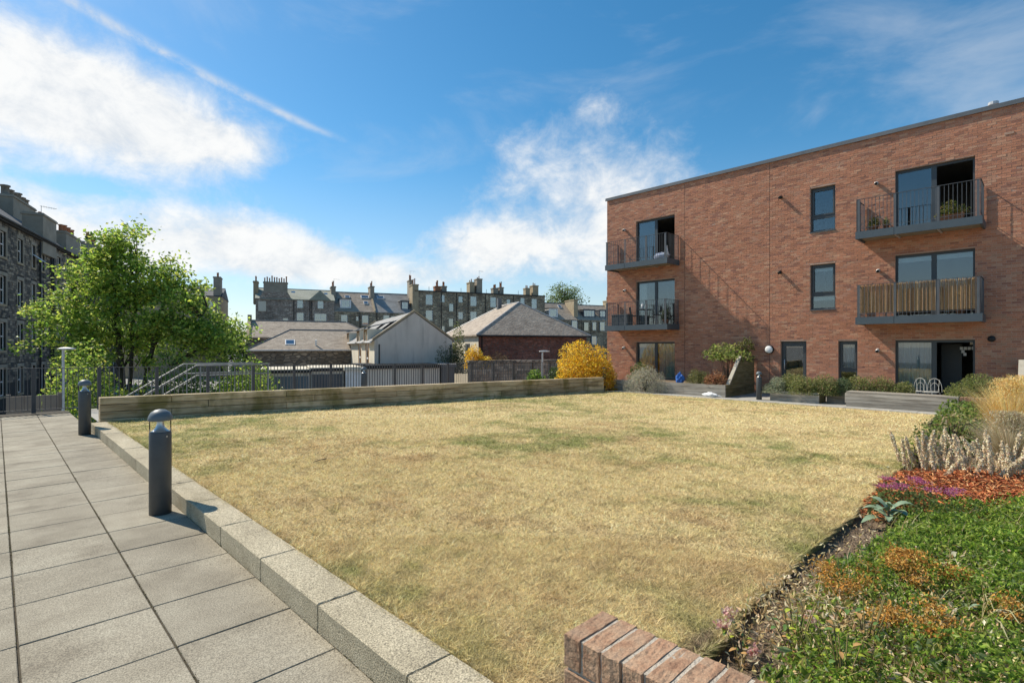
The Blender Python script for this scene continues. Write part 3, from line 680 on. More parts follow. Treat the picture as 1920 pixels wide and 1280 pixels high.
q.add(vs, [(i*n+k, i*n+(k+1) % n, (i+1)*n+(k+1) % n, (i+1)*n+k) for i in range(len(prof)-1) for k in range(n)]); q.build('diffuser', white_m, bl, True, False)
MB().tube([(0, 1.21-8, 2.15), (-.06, 1.21-8, 2.15)], [.10, .085], 16).build('extract_vent', black_m, apt, True, False)
MB().box(-.02, .0, .70-8, .92-8, 8.45, 8.52).build('air_brick', mortar_m, apt, world=False)

def balcony(y0, y1, zt, plate_left=False, bars=True):
    D_ = 1.13; z = zt+.3; fx = -D_
    d = MB(); th = .23
    d.box(fx, fx+.06, y0-8, y1-8, z-th, z+.015); d.box(fx+.06, -.012, y0-8, y0-8+.06, z-th, z+.015); d.box(fx+.06, -.012, y1-8-.06, y1-8, z-th, z+.015)
    d.box(fx+.06, -.012, y0-8+.06, y1-8-.06, z-.10, z-.02)
    dk = d.build('balcony', deck_m, apt, world=False)
    n = 9
    for i in range(n):
        xa = fx+.07+(D_-.1)/n*i; MB().box(xa, xa+(D_-.1)/n-.008, y0-8+.07, y1-8-.07, z-.16, z-.135).build('soffit_board', soffit_m, dk, world=False)
    for t in (.33, .67): MB().box(fx+.1, -.02, y0-8+(y1-y0)*t-.025, y0-8+(y1-y0)*t+.025, z-.20, z-.16).build('bracket', galv_m, dk, world=False)
    MB().box(fx-.003, fx, (y0+y1)/2+.55-8-.004, (y0+y1)/2+.55-8+.004, z-th, z+.01).build('panel_joint', black_m, dk, world=False)
    hr = MB(); rh = 1.12
    hr.box(fx+.01, fx+.05, y0-8+.02, y1-8-.02, z+rh, z+rh+.012); hr.box(fx+.05, -.03, y0-8+.02, y0-8+.06, z+rh, z+rh+.012); hr.box(fx+.05, -.03, y1-8-.06, y1-8-.02, z+rh, z+rh+.012)
    hr.box(fx+.02, fx+.04, y0-8+.06, y1-8-.06, z+.12, z+.132); hr.box(fx+.06, -.05, y0-8+.03, y0-8+.05, z+.12, z+.132); hr.box(fx+.06, -.05, y1-8-.05, y1-8-.03, z+.12, z+.132)
    hr.build('handrail', bar_m, dk, world=False)
    bm_ = MB().box(-.006, .006, -.006, .006, .0, rh).build('baluster', bar_m, dk, world=False); first = True
    me = bm_.data; spots = []
    k = int((y1-y0-.1)/.105)
    for i in range(k+1): spots.append((fx+.03, y0-8+.05+(y1-y0-.1)*i/k))
    m = int((D_-.1)/.105)
    for i in range(1, m+1): spots += [(fx+.05+(D_-.12)*i/m, y0-8+.04), (fx+.05+(D_-.12)*i/m, y1-8-.04)]
    for s_ in spots:
        if first: bm_.location = (*s_, z); first = False
        else: put('baluster', me, (*s_, z), dk)
    ps = MB().box(-.005, .005, -.035, .035, 0, rh).build('post', bar_m, dk, world=False); ps.location = (fx+.02, y0-8+.10, z)
    for yy in (y0-8+(y1-y0)*.32, y0-8+(y1-y0)*.66, y1-8-.1): put('post', ps.data, (fx+.02, yy, z), dk)
    put('post', ps.data, (-.06, y0-8+.04, z), dk, (0, 0, math.pi/2)); put('post', ps.data, (-.06, y1-8-.04, z), dk, (0, 0, math.pi/2))
    if plate_left: MB().box(fx+.06, -.55, y1-8-.025, y1-8-.018, z+.02, z+rh-.01).build('side_panel', deck_m, dk, world=False)
    return dk
balcony(11.76, 15.08, FL[2]); balcony(11.76, 15.08, FL[1]); balcony(1.35, 4.63, FL[2], True); balcony(1.35, 4.63, FL[1])

# things on the balconies
def reeds(y0, y1, z0, z1, root):
    n = int((y1-y0)/.011); V = []; F = []; C = []
    for i in range(n):
        y = y0+(y1-y0)*(i+.5)/n; w = random.uniform(.0045, .008); x = random.uniform(-.006, .006); t = random.uniform(-.01, .01); top = z1+random.uniform(-.03, .025)
        b = len(V)
        for zz, yy in ((z0, y), (top, y+t)):
            for a in range(4): V.append((x+w*math.cos(a*math.pi/2), yy+w*math.sin(a*math.pi/2), zz))
        F += [(b+a, b+(a+1) % 4, b+4+(a+1) % 4, b+4+a) for a in range(4)]
        c_ = np.array(random.choice([(.54, .36, .19), (.42, .27, .14), (.62, .45, .26), (.28, .17, .09), (.50, .32, .17)]))*random.uniform(.8, 1.2); C += [c_]*8
    np_mesh('reed_panel', V, F, reed_m, root, np.array(C), kind='stuff')
rs = thing('reed_screen', 'brown reed screen fixed inside the railings of a first floor balcony', 'screen', (FXX-1.13+.075, 2.99, FL[1]+.02))
for (a, b) in ((-1.56, -.55), (-.53, .5), (.52, 1.57)): reeds(a, b, .14, 1.08, rs)
w = MB()
for zz in (.3, .6, .95): w.tube([(.009, -1.57, zz), (.009, 1.57, zz)], .003, 4)
w.build('binding_wire', black_m, rs, world=False)
def pot_plant(name, label, loc, r, h, n, size, pal, spread=.28, tall=.35, trough=False, group=None):
    t = thing(name, label, 'potted plant', loc, 0, group)
    if trough:
        MB().hexa([(-.10, -.3, 0), (.10, -.3, 0), (.10, .3, 0), (-.10, .3, 0)], [(-.13, -.34, h), (.13, -.34, h), (.13, .34, h), (-.13, .34, h)]).build('pot', pot_m, t, world=False)
    else:
        MB().lathe([(0, 0), (r*.72, 0), (r*.95, h*.82), (r*1.08, h*.82), (r*1.08, h), (r*.92, h), (r*.9, h*.9), (0, h*.88)], n=16).build('pot', pot_m, t, True, False)
    P = shell_points(n, spread, spread*(1.9 if trough else 1), tall, .3, .3, seed=n); P[:, 2] += h*.9
    leaves('foliage', P, size, pick_cols(n, pal), leaf_m, t, .4, .6)
    m = MB()
    for k in range(7):
        a = random.random()*6.28; m.tube([(0, 0, h*.8), (spread*.5*math.cos(a), spread*.8*math.sin(a), h+tall*.7)], [.008, .003], 4)
    m.build('stems', bark_m, t, world=False); return t
PG = [(.12, .17, .035), (.20, .22, .05), (.30, .28, .07), (.09, .13, .03)]
zb = FL[2]+.02
pot_plant('potted_plant', 'bushy yellow green plant in a terracotta trough on the top right balcony', (21.42, 2.12, zb), .14, .2, 900, .07, PG+[(.36, .30, .12)], .24, .42, True)
pot_plant('potted_plant', 'small green plant in a terracotta pot at the left end of the top right balcony', (21.42, 4.12, zb), .12, .18, 320, .07, PG, .2, .3)
pot_plant('potted_plant', 'little pale plant in a pot beside the small green one on the top right balcony', (21.45, 3.80, zb), .09, .16, 180, .06, [(.30, .30, .14), (.22, .25, .08)], .12, .26)
pot_plant('potted_plant', 'straw coloured grassy plant in a pot behind the reed screen balcony', (21.62, 1.9, FL[1]+.02), .13, .22, 500, .10, [(.45, .32, .12), (.38, .27, .1)], .34, .75)
pot_plant('potted_plant', 'dark leafy plant in a pot on the lower left balcony by the right railing', (21.6, 12.05, FL[1]+.02), .13, .22, 500, .09, [(.04, .06, .03), (.07, .09, .04)], .24, .6)
def chair(name, label, loc, rz, m):
    t = thing(name, label, 'chair', loc, rz, None)
    MB().box(-.21, .21, -.21, .21, .43, .46).build('seat', m, t, world=False)
    for a in (-1, 1):
        for b in (-1, 1): MB().tube([(a*.2, b*.2, 0), (a*.19, b*.19, .43)], .014, 6).build('leg', m, t, world=False)
    b = MB(); b.tube([(-.2, -.2, .44), (-.19, -.25, .86), (.19, -.25, .86), (.2, -.2, .44)], .014, 6)
    for k in range(5): b.tube([(-.13+.065*k, -.21, .46), (-.13+.065*k, -.25, .86)], .007, 5)
    b.build('backrest', m, t, world=False); return t
chair('balcony_chair', 'dark slatted chair nearest the door on the lower left balcony', (21.75, 12.55, FL[1]+.02), 2.2, black_m)
chair('balcony_chair', 'dark slatted chair on the lower left balcony left of the little table', (21.75, 13.75, FL[1]+.02), -2.4, black_m)
t = thing('balcony_table', 'small round dark table on the lower left balcony', 'table', (21.65, 13.15, FL[1]+.02))
MB().lathe([(0, .70), (.32, .70), (.32, .725), (0, .725)], n=20).build('table_top', black_m, t, world=False)
MB().lathe([(.02, .02), (.02, .7)], n=8).build('stem', black_m, t, world=False); MB().lathe([(0, 0), (.2, 0), (.19, .02), (0, .03)], n=16).build('base', black_m, t, world=False)
for k, (yy, lb) in enumerate(((13.05, 'white lantern on the right of the little balcony table'), (13.27, 'white lantern on the left of the little balcony table'))):
    t = thing('lantern', lb, 'lantern', (21.6, yy, FL[1]+.02+.728)); m = MB().lathe([(0, 0), (.055, 0), (.055, .2), (.03, .25), (0, .26)], n=12).build('body', white_m, t, True, False)
    MB().tube([(-.03, 0, .25), (-.03, 0, .31), (.03, 0, .31), (.03, 0, .25)], .004, 5).build('handle', galv_m, t, world=False)
sb = thing('storage_box', 'grey slatted storage box at the left end of the lower left balcony', 'box', (21.7, 14.45, FL[1]+.02))
MB().box(-.22, .22, -.45, .45, 0, .5).build('body', anth_m, sb, world=False); MB().box(-.24, .24, -.47, .47, .502, .54).build('lid', dshutter_m, sb, world=False)
cu = MB()
V = []; n = 9
cush = thing('laundry_bundle', 'pale crumpled cloth bundle at the right corner of the top left balcony', 'cloth', (21.45, 12.2, FL[2]+.02))
bm = bmesh.new(); bmesh.ops.create_icosphere(bm, subdivisions=3, radius=1)
for v in bm.verts:
    k = 1+.25*math.sin(v.co.x*5+1)*math.cos(v.co.y*6)+.1*math.sin(v.co.z*9); v.co = Vector((v.co.x*.2*k, v.co.y*.34*k, max(0, .12+v.co.z*.16*k)))
me = bpy.data.meshes.new('bundle'); bm.to_mesh(me); bm.free(); me.materials.append(noise_mat('pale_blue_cloth', [(.42, .45, .55), (.55, .58, .66)], 8, .9, .4, 20)); put('bundle', me, (0, 0, 0), cush)
me.polygons.foreach_set('use_smooth', [True]*len(me.polygons))
fig = thing('white_vase', 'white vase standing at the right railing of the top left balcony', 'vase', (21.4, 11.92, FL[2]+.02))
MB().lathe([(0, 0), (.08, 0), (.11, .2), (.06, .42), (.04, .5), (.06, .56), (.05, .56), (0, .5)], n=16).build('body', white_m, fig, True, False); MB().lathe([(.0, .0), (.1, .0), (.1, -.018), (0, -.018)], n=12).build('foot', white_m, fig, True, False)

# ------------------------------------------------------------------ bollards
bp = thing('bollard_light', 'dark bollard light with domed cap on the paving nearest the camera', 'bollard', (1.13, 5.98, 0), 0, 'bollard lights round the courtyard')
MB().lathe([(0, 0), (.104, 0), (.104, .775), (.1, .785), (0, .785)], n=40).build('post', boll_m, bp, True, False)
MB().lathe([(.101, .785), (.101, .895)], n=40).build('lens', lens_m, bp, True, False)
MB().lathe([(.094, .786), (.07, .80), (.045, .825), (.034, .86), (.032, .895)], n=32).build('reflector', alu_m, bp, True, False)
MB().lathe([(0, .893), (.112, .893), (.116, .905), (.11, .935), (.09, .97), (.05, .995), (0, 1.003)], n=40).build('cap', cap_m, bp, True, False)
MB().tube([(.04, -.100, .745), (.041, -.105, .745)], .006, 10).build('screw', alu_m, bp, world=False)
for ch in bp.children: ch.scale = (.89, .89, 1)
for x, y, z, lb in [(1.16, 12.32, 0, 'dark bollard light in front of the left end of the sleeper wall'), (19.05, 13.62, -.29, 'grey bollard light in front of the golden shrub by the far lawn corner'),
                    (19.45, 7.2, -.277, 'grey bollard light beside the gap leading to the entrance door'), (9.05, 16.5, walk_z(9.05)+.006, 'bollard light behind the sleeper wall, in front of the railings')]:
    copy_tree(bp, (x, y, z), 0, lb)

# ------------------------------------------------------------------ sleeper wall, railings
sw = thing('sleeper_wall', 'long low retaining wall of stained timber sleepers along the far lawn edge', 'wall', (1.45, 12.95, 0))
def swt(x): return .602-.0165*(x-1.45)
courses = 4; xa, xb = 1.45, 18.12
for k in range(courses):
    x = xa
    first = True
    while x < xb-.05:
        ln = (1.2 if k % 2 else 2.4) if first else 2.4; first = False
        if k == 2 and x == xa: ln = 1.9
        e = min(x+ln, xb); zb0, zb1 = -.36, -.36
        f = lambda q, kk: lawn_z(q)-.09+(swt(q)-lawn_z(q)+.09)*kk/courses
        g = .004; m = MB(); o_ = random.uniform(-.006, .006)
        m.hexa([(x+g, 12.96+o_, f(x, k)+g), (e-g, 12.96+o_, f(e, k)+g), (e-g, 13.19, f(e, k)+g), (x+g, 13.19, f(x, k)+g)],
               [(x+g, 12.96+o_, f(x, k+1)-g*(k < 3)), (e-g, 12.96+o_, f(e, k+1)-g*(k < 3)), (e-g, 13.19, f(e, k+1)-g*(k < 3)), (x+g, 13.19, f(x, k+1)-g*(k < 3))])
        ob = m.build('sleeper', timber_m, sw); bv = ob.modifiers.new('b', 'BEVEL'); bv.width = .008; bv.segments = 1
        x = e
MB().hexa([(1.46, 12.99, -.1), (18.1, 12.99, -.4), (18.1, 13.16, -.4), (1.46, 13.16, -.1)], [(1.46, 12.99, .57), (18.1, 12.99, .30), (18.1, 13.16, .30), (1.46, 13.16, .57)]).build('core', joint_m, sw)

fn = thing('railing_fence', 'dark steel railings with flat posts along the edge of the terrace', 'fence', (.65, 17.1, 0))
ftop = lambda x: 1.115-.0125*max(0, x-.65); fb = lambda x: .0-.0125*max(0, x-.65)
pm = MB().box(-.04, .04, -.028, .028, 0, 1.075).build('post', fence_m, fn, world=False); first = True
bm_ = MB().box(-.005, .005, -.02, .02, 0, .985).build('baluster', fence_m, fn, world=False); bf = True
for k in range(-4, 17):
    x = .65+1.25*k
    if first: pm.location = (x-.65, 0, fb(x)); first = False
    else: put('post', pm.data, (x-.65, 0, fb(x)), fn)
    if k < 16:
        for i in range(1, 12):
            xx = x+1.25*i/12
            if bf: bm_.location = (xx-.65, 0, fb(xx)+.09); bf = False
            else: put('baluster', bm_.data, (xx-.65, 0, fb(xx)+.09), fn)
m = MB(); m.box(-4.4, .65, 17.075, 17.125, 1.075, 1.09); m.hexa([(.65, 17.075, 1.075), (20.7, 17.075, ftop(20.7)-.04), (20.7, 17.125, ftop(20.7)-.04), (.65, 17.125, 1.075)], [(.65, 17.075, 1.09), (20.7, 17.075, ftop(20.7)-.025), (20.7, 17.125, ftop(20.7)-.025), (.65, 17.125, 1.09)]); m.build('handrail', fence_m, fn)
m = MB(); m.box(-4.4, .65, 17.08, 17.12, .075, .09); m.hexa([(.65, 17.08, .075), (20.7, 17.08, fb(20.7)+.075), (20.7, 17.12, fb(20.7)+.075), (.65, 17.12, .075)], [(.65, 17.08, .09), (20.7, 17.08, fb(20.7)+.09), (20.7, 17.12, fb(20.7)+.09), (.65, 17.12, .09)]); m.build('bottom_rail', fence_m, fn)

# ------------------------------------------------------------------ planters, screens, bench by the building
def board_box(root, x0, x1, y0, y1, z0, z1, courses, mat, sides='wse', th=.07, lenmax=2.4):
    H = (z1-z0)/courses
    for k in range(courses):
        za, zb = z0+H*k+.003, z0+H*(k+1)-.003
        if 'w' in sides:
            n = max(1, math.ceil((y1-y0)/lenmax)); 
            for i in range(n):
                a, b = y0+(y1-y0)*i/n, y0+(y1-y0)*(i+1)/n; o_ = random.uniform(-.004, .004)
                MB().box(x0+o_, x0+th, a+.003, b-.003, za, zb).build('board', mat, root)
        for s_, ya, yb in (('s', y0, y0+th), ('n', y1-th, y1)):
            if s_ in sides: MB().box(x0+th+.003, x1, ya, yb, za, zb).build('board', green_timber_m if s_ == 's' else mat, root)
pa = thing('timber_planter', 'long grey timber planter under the left balconies', 'planter', (19.4, 10.9, -.29))
board_box(pa, 19.4, 22.2, 8.4, 13.35, -.29, .17, 3, grey_timber_m, 'ws'); MB().box(19.47, 22.2, 8.47, 13.35, -.25, .09).build('soil', soil_m, pa)
sc = thing('timber_screen', 'sloped grey timber screen standing at the end of the left planter', 'screen', (21.2, 8.44, .18))
def screen(root, Y, zb):
    for k in range(5):
        za, zt = zb+.21*k, zb+.21*k+.206; xl = lambda z: 19.78+(z-zb)/1.05*1.08
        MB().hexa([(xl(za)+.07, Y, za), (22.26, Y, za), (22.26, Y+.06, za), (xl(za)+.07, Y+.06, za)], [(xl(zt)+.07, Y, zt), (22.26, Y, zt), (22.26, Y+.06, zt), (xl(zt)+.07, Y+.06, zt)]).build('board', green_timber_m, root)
    MB().hexa([(19.76, Y-.03, zb), (19.845, Y-.03, zb), (19.845, Y+.10, zb), (19.76, Y+.10, zb)], [(20.85, Y-.03, zb+1.06), (20.935, Y-.03, zb+1.06), (20.935, Y+.10, zb+1.06), (20.85, Y+.10, zb+1.06)]).build('end_board', pale_timber_m, root)
screen(sc, 8.43, .175)
pb = thing('timber_planter', 'low grey timber planter holding the clipped hedge right of the bollard', 'planter', (20, 6, -.29))
board_box(pb, 19.5, 20.3, 5.3, 6.85, -.29, .06, 2, grey_timber_m, 'wsn'); MB().box(19.57, 20.3, 5.37, 6.78, -.26, .0).build('soil', soil_m, pb)
pc_ = thing('timber_planter', 'dark set-back timber planter behind the left end of the bench', 'planter', (20.6, 4.0, -.29))
board_box(pc_, 20.15, 21.0, 2.9, 5.25, -.29, .06, 2, grey_timber_m, 'wsn'); MB().box(20.22, 21.0, 2.97, 5.18, -.26, .0).build('soil', soil_m, pc_)
bn = thing('timber_bench', 'long solid bench clad in weathered timber boards facing the lawn', 'bench', (19.7, 3.1, -.29))
for k in range(4): MB().hexa([(19.40, 1.75, -.285+.105*k), (19.455, 1.75, -.285+.105*k), (19.455, 4.5+.03*(k > 0), -.285+.105*k), (19.40, 4.5+.03*(k > 0), -.285+.105*k)], [(19.40+.012*(k == 3), 1.75, -.285+.105*k+.098), (19.455, 1.75, -.285+.105*k+.098), (19.455, 4.5+.03*(k > 0), -.285+.105*k+.098), (19.40+.012*(k == 3), 4.5+.03*(k > 0), -.285+.105*k+.098)]).build('front_board', grey_timber_m, bn)
for k in range(5): MB().box(19.42+.118*k, 19.42+.118*k+.108, 1.75, 4.5, .135, .175).build('seat_slat', grey_timber_m, bn)
MB().box(19.47, 19.98, 4.43, 4.49, -.28, .13).build('end_board', grey_timber_m, bn); MB().box(19.5, 19.95, 1.8, 4.40, -.28, .10).build('core', joint_m, bn)
pd = thing('timber_planter', 'timber planter at the right end of the bench under the round shrub', 'planter', (20, 1.1, -.29))
board_box(pd, 19.6, 20.6, .65, 1.7, -.29, .1, 2, grey_timber_m, 'wsn'); MB().box(19.67, 20.6, .72, 1.63, -.26, .04).build('soil', soil_m, pd)
sc2 = thing('timber_screen', 'timber screen seen edge-on as a pale leaning board right of the round shrub', 'screen', (21.2, .5, -.29)); screen(sc2, .46, .17)
board_box(sc2, 19.76, 22.2, .38, .62, -.29, .16, 3, grey_timber_m, 'w')
def brick_wall(root, x0, x1, y0, y1, z0, courses, along='y'):
    pass
fwall = thing('low_brick_wall', 'short low brick wall among the plants beyond the bench end', 'wall', (18, 1.1, -.35))
bmesh_far = [bevel_mesh('brick', (.10, .215, .065), .004, brick_near_m, 1, .001, 0, i) for i in range(3)]
bcop = [bevel_mesh('coping_brick', (.22, .065, .103), .004, brick_near_m, 1, .001, 0, i) for i in range(3)]
for k in range(7):
    for i in range(5): put('brick', bmesh_far[(k+i) % 3], (0, -.55+.225*i+.11*(k % 2), .035+.075*k), fwall)
for i in range(15): put('coping_brick', bcop[i % 3], (0, -.6+.075*i, .035+.525+.03), fwall)
MB().box(-.045, .045, -.62, .42, 0, .56).build('mortar', mortar_m, fwall, world=False)

# near brick wall at the corner of the bed
nw = thing('brick_wall', 'low brick wall with on-edge coping in the near corner of the flower bed', 'wall', (1.425, 0, 0))
cb = [bevel_mesh('coping_brick', (.212, .066, .104), .003, brick_near_m, 1, .0013, 5, i) for i in range(6)]
for i in range(30):
    y = 1.07-.0755*i; put('coping_brick', cb[i % 6], (random.uniform(-.003, .003), y, .613+random.uniform(-.002, .002)), nw, (random.uniform(-.012, .012), random.uniform(-.012, .012), random.uniform(-.012, .012)+math.pi*(i % 2)))
sb_ = [bevel_mesh('brick', (.1025, .215, .066), .003, brick_near_m, 1, .0012, 4, i) for i in range(5)]
for k in range(8):
    z = .52-.0755*k
    for i in range(10):
        for sx in (-1, 1):
            y = .995-.225*i+.1125*(k % 2)
            if y > 1.0: continue
            put('brick', sb_[(i+k) % 5], (sx*.0535, y, z), nw, (0, 0, random.uniform(-.01, .01)))
    if k % 2: put('brick', sb_[k % 5], (0, 1.05, z), nw, (0, 0, math.pi/2))
MB().box(-.098, .098, -1.2, 1.09, -.1, .6625).build('mortar', noise_mat('pale_mortar', [(.34, .29, .23), (.56, .50, .41)], 30, .95, .8, 120, bdist=.01), nw, world=False)

# grit along the foot of the kerb
n = 900; x = 1.285-np.abs(rng.normal(size=n))*.05-.3*(rng.random(n) < .12)*rng.random(n); y = rng.uniform(1.2, 13, n); sz = rng.uniform(.001, .0035, n)
oc = np.array([(1, 0, 0), (-1, 0, 0), (0, 1, 0), (0, -1, 0), (0, 0, 1), (0, 0, -.2)]); fo = np.array([(0, 2, 4), (2, 1, 4), (1, 3, 4), (3, 0, 4), (2, 0, 5), (1, 2, 5), (3, 1, 5), (0, 3, 5)])
V = (np.stack([x, y, 0*x+.0005], 1)[:, None, :]+oc[None]*sz[:, None, None]*rng.uniform(.6, 1.3, (n, 6, 1))).reshape(-1, 3)
o = np_mesh('grit', V, (np.arange(n)[:, None, None]*6+fo[None]).reshape(-1, 3), soil_m); tag(o, 'loose grit and crumbs along the foot of the kerb', 'grit', kind='stuff')

# moss and dirt tufts sitting in the paving joints
n = 9000; jx = 1.296-PX*rng.integers(0, 4, n)+rng.normal(size=n)*.0035; jy = .838+rng.uniform(0, 1, n)**1.6*14
keep = fbm(jx*3, jy, 2.2, 71, 3)+.15*rng.normal(size=n) > .52; jx, jy = jx[keep], jy[keep]
o = leaves('joint_moss', np.stack([jx, jy, -.006+.008*rng.random(len(jx))], 1), .009, pick_cols(len(jx), [(.10, .10, .04), (.14, .12, .06), (.07, .06, .04), (.16, .17, .05)], .2), dry_m, None, .6, .4); tag(o, 'moss and dirt growing in the paving joints', 'moss', kind='stuff')
# ------------------------------------------------------------------ old town beyond the terrace
TH = rad(-21)
stone_pot_m = noise_mat('stone_pot', [(.16, .145, .12), (.25, .22, .18)], 3, .9)
def tene_window(root, a, z, w, h, style='sash', frame=None, y=.12):
    """window part in a recess of a wall whose outer face is y=0 (local), centre (a,z)"""
    f = MB(); t = .07; fm = frame or white_m
    x0, x1, z0, z1 = a-w/2, a+w/2, z-h/2, z+h/2
    f.box(x0, x0+t, y, y+.06, z0, z1); f.box(x1-t, x1, y, y+.06, z0, z1); f.box(x0+t, x1-t, y, y+.06, z0, z0+t*1.3); f.box(x0+t, x1-t, y, y+.06, z1-t, z1)
    if style in ('sash', 'sash6'): f.box(x0+t, x1-t, y-.01, y+.05, z-.035, z+.035)
    if style == 'sash6': f.box(a-.02, a+.02, y+.005, y+.05, z0+t*1.3, z-.035); f.box(a-.02, a+.02, y+.005, y+.05, z+.035, z1-t)
    ob = f.build('window', fm, root, world=False)
    MB().box(x0+t, x1-t, y+.025, y+.035, z0+t, z1-t).build('pane', far_win_m, ob, world=False)
    MB().box(x0+t, x1-t, y+.30, y+.31, z0+t, z1-t).build('blind', curtain_m if (int(a*10)+int(z*10)) % 3 else room_m, ob, world=False)
    MB().box(x0-.1, x1+.1, -.06, -.003, z0-.16, z0-.01).build('sill', sand_m, ob, world=False)
    return ob
def chimney(root, x0, x1, y0, y1, z0, z1, pots, mat, ph=.75, pr=.13, pm=None):
    m = MB(); m.box(x0, x1, y0, y1, z0, z1-.22); m.box(x0-.09, x1+.09, y0-.09, y1+.09, z1-.22, z1-.08); m.box(x0-.03, x1+.03, y0-.03, y1+.03, z1-.08, z1)
    c_ = m.build('chimney', mat, root, world=False)
    for i in range(pots):
        t = (i+.5)/pots; px = x0+(x1-x0)*t if (x1-x0) >= (y1-y0) else (x0+x1)/2; py = (y0+y1)/2 if (x1-x0) >= (y1-y0) else y0+(y1-y0)*t
        h = ph*random.choice((.8, 1, 1, 1.25))
        MB().lathe([(pr, 0), (pr*.8, .1), (pr*.75, h*.85), (pr*1.0, h*.88), (pr*.95, h), (pr*.6, h), (pr*.6, h-.1), (0, h-.1)], (px, py, z1-.002), 8).build('chimney_pot', pm or pot_m, c_, True, False)
    return c_
def pitched(root, x0, x1, y0, y1, ze, zr, mat, ov=.25, hips=(False, False), name='roof', ridge_y=None):
    ry = (y0+y1)/2 if ridge_y is None else ridge_y; run = ry-y0; m = MB()
    xa, xb = (x0-ov if not hips[0] else x0-ov), x1+ov
    ra = x0+run*.9 if hips[0] else xa; rb = x1-run*.9 if hips[1] else xb; sl = (zr-ze)/run; zo = ze-sl*ov; th = .12
    A, B_, C_, D_ = (xa, y0-ov, zo), (xb, y0-ov, zo), (xb, y1+ov, zo), (xa, y1+ov, zo); R1, R2 = (ra, ry, zr), (rb, ry, zr)
    up = lambda p: (p[0], p[1], p[2]+th)
    m.poly(up(A), up(B_), up(R2), up(R1)); m.poly(up(C_), up(D_), up(R1), up(R2))
    m.poly(up(B_), up(C_), up(R2)); m.poly(up(D_), up(A), up(R1))
    m.poly(A, B_, up(B_), up(A)); m.poly(B_, C_, up(C_), up(B_)); m.poly(C_, D_, up(D_), up(C_)); m.poly(D_, A, up(A), up(D_)); m.poly(A, D_, C_, B_)
    rf = m.build(name, mat, root, world=False)
    q = MB().tube([(ra, ry, zr+th), (rb, ry, zr+th)], .09, 6)
    q.build('ridge', flash_m, rf, world=False)
    if hips[0]:
        MB().tube([up(R1), up(A)], .07, 5).build('hip', flash_m, rf, world=False); MB().tube([up(R1), up(D_)], .07, 5).build('hip', flash_m, rf, world=False)
    if hips[1]:
        MB().tube([up(R2), up(B_)], .07, 5).build('hip', flash_m, rf, world=False); MB().tube([up(R2), up(C_)], .07, 5).build('hip', flash_m, rf, world=False)
    return rf
def shell(root, x0, x1, y0, y1, z0, z1, wins, mat, gable=None, depth=.45):
    m = MB(); P = lambda a, o, z: (a, y0-o, z)
    holed(m, P, x0, x1, z0, z1, [(a-w/2, a+w/2, z-h/2, z+h/2) for (a, z, w, h, *_) in wins], depth)
    m.poly((x0, y0, z0), (x0, y1, z0), (x0, y1, z1), (x0, y0, z1)); m.poly((x1, y0, z0), (x1, y1, z0), (x1, y1, z1), (x1, y0, z1)); m.poly((x0, y1, z0), (x1, y1, z0), (x1, y1, z1), (x0, y1, z1))
    if gable:
        for x in (x0, x1): m.poly((x, y0, z1), (x, (y0+y1)/2, gable), (x, y1, z1))
    w = m.build('wall', mat, root, world=False)
    for q in wins: tene_window(root, q[0], q[1], q[2]-.001, q[3]-.001, q[4] if len(q) > 4 else 'sash', q[5] if len(q) > 5 else None)
    return w
def aerial(root, x, y, z, h=1.6, rz=0.3):
    m = MB(); m.tube([(x, y, z), (x, y, z+h)], .02, 5); c, s_ = math.cos(rz), math.sin(rz)
    m.tube([(x-.1*c, y-.1*s_, z+h-.05), (x+1.1*c, y+1.1*s_, z+h-.05)], .015, 4)
    for k in range(6): t = .1+.18*k; m.tube([(x+t*c-.28*s_, y+t*s_+.28*c, z+h-.05), (x+t*c+.28*s_, y+t*s_-.28*c, z+h-.05)], .01, 4)
    m.build('aerial', galv_m, root, world=False)
def drain(root, x, z0, z1, y=-.07): MB().tube([(x, y, z0), (x, y, z1)], .06, 6).build('drainpipe', black_m, root, world=False)
def skylight(root, x, yf, zc, w, h, slope):
    """skylight lying on a roof: yf(z) gives the roof surface y"""
    a, b = zc-h/2, zc+h/2; m = MB(); n = Vector((0, -math.sin(slope), math.cos(slope)))*.10
    p = [Vector((x-w/2, yf(a), a)), Vector((x+w/2, yf(a), a)), Vector((x+w/2, yf(b), b)), Vector((x-w/2, yf(b), b))]
    m.hexa(p, [q+n for q in p]); o = m.build('skylight', white_m, root, world=False)
    c_ = sum(p, Vector())/4; q = [c_+(v-c_)*.82+n*1.06 for v in p]; MB().poly(*q).build('pane', far_win_m, o, world=False)
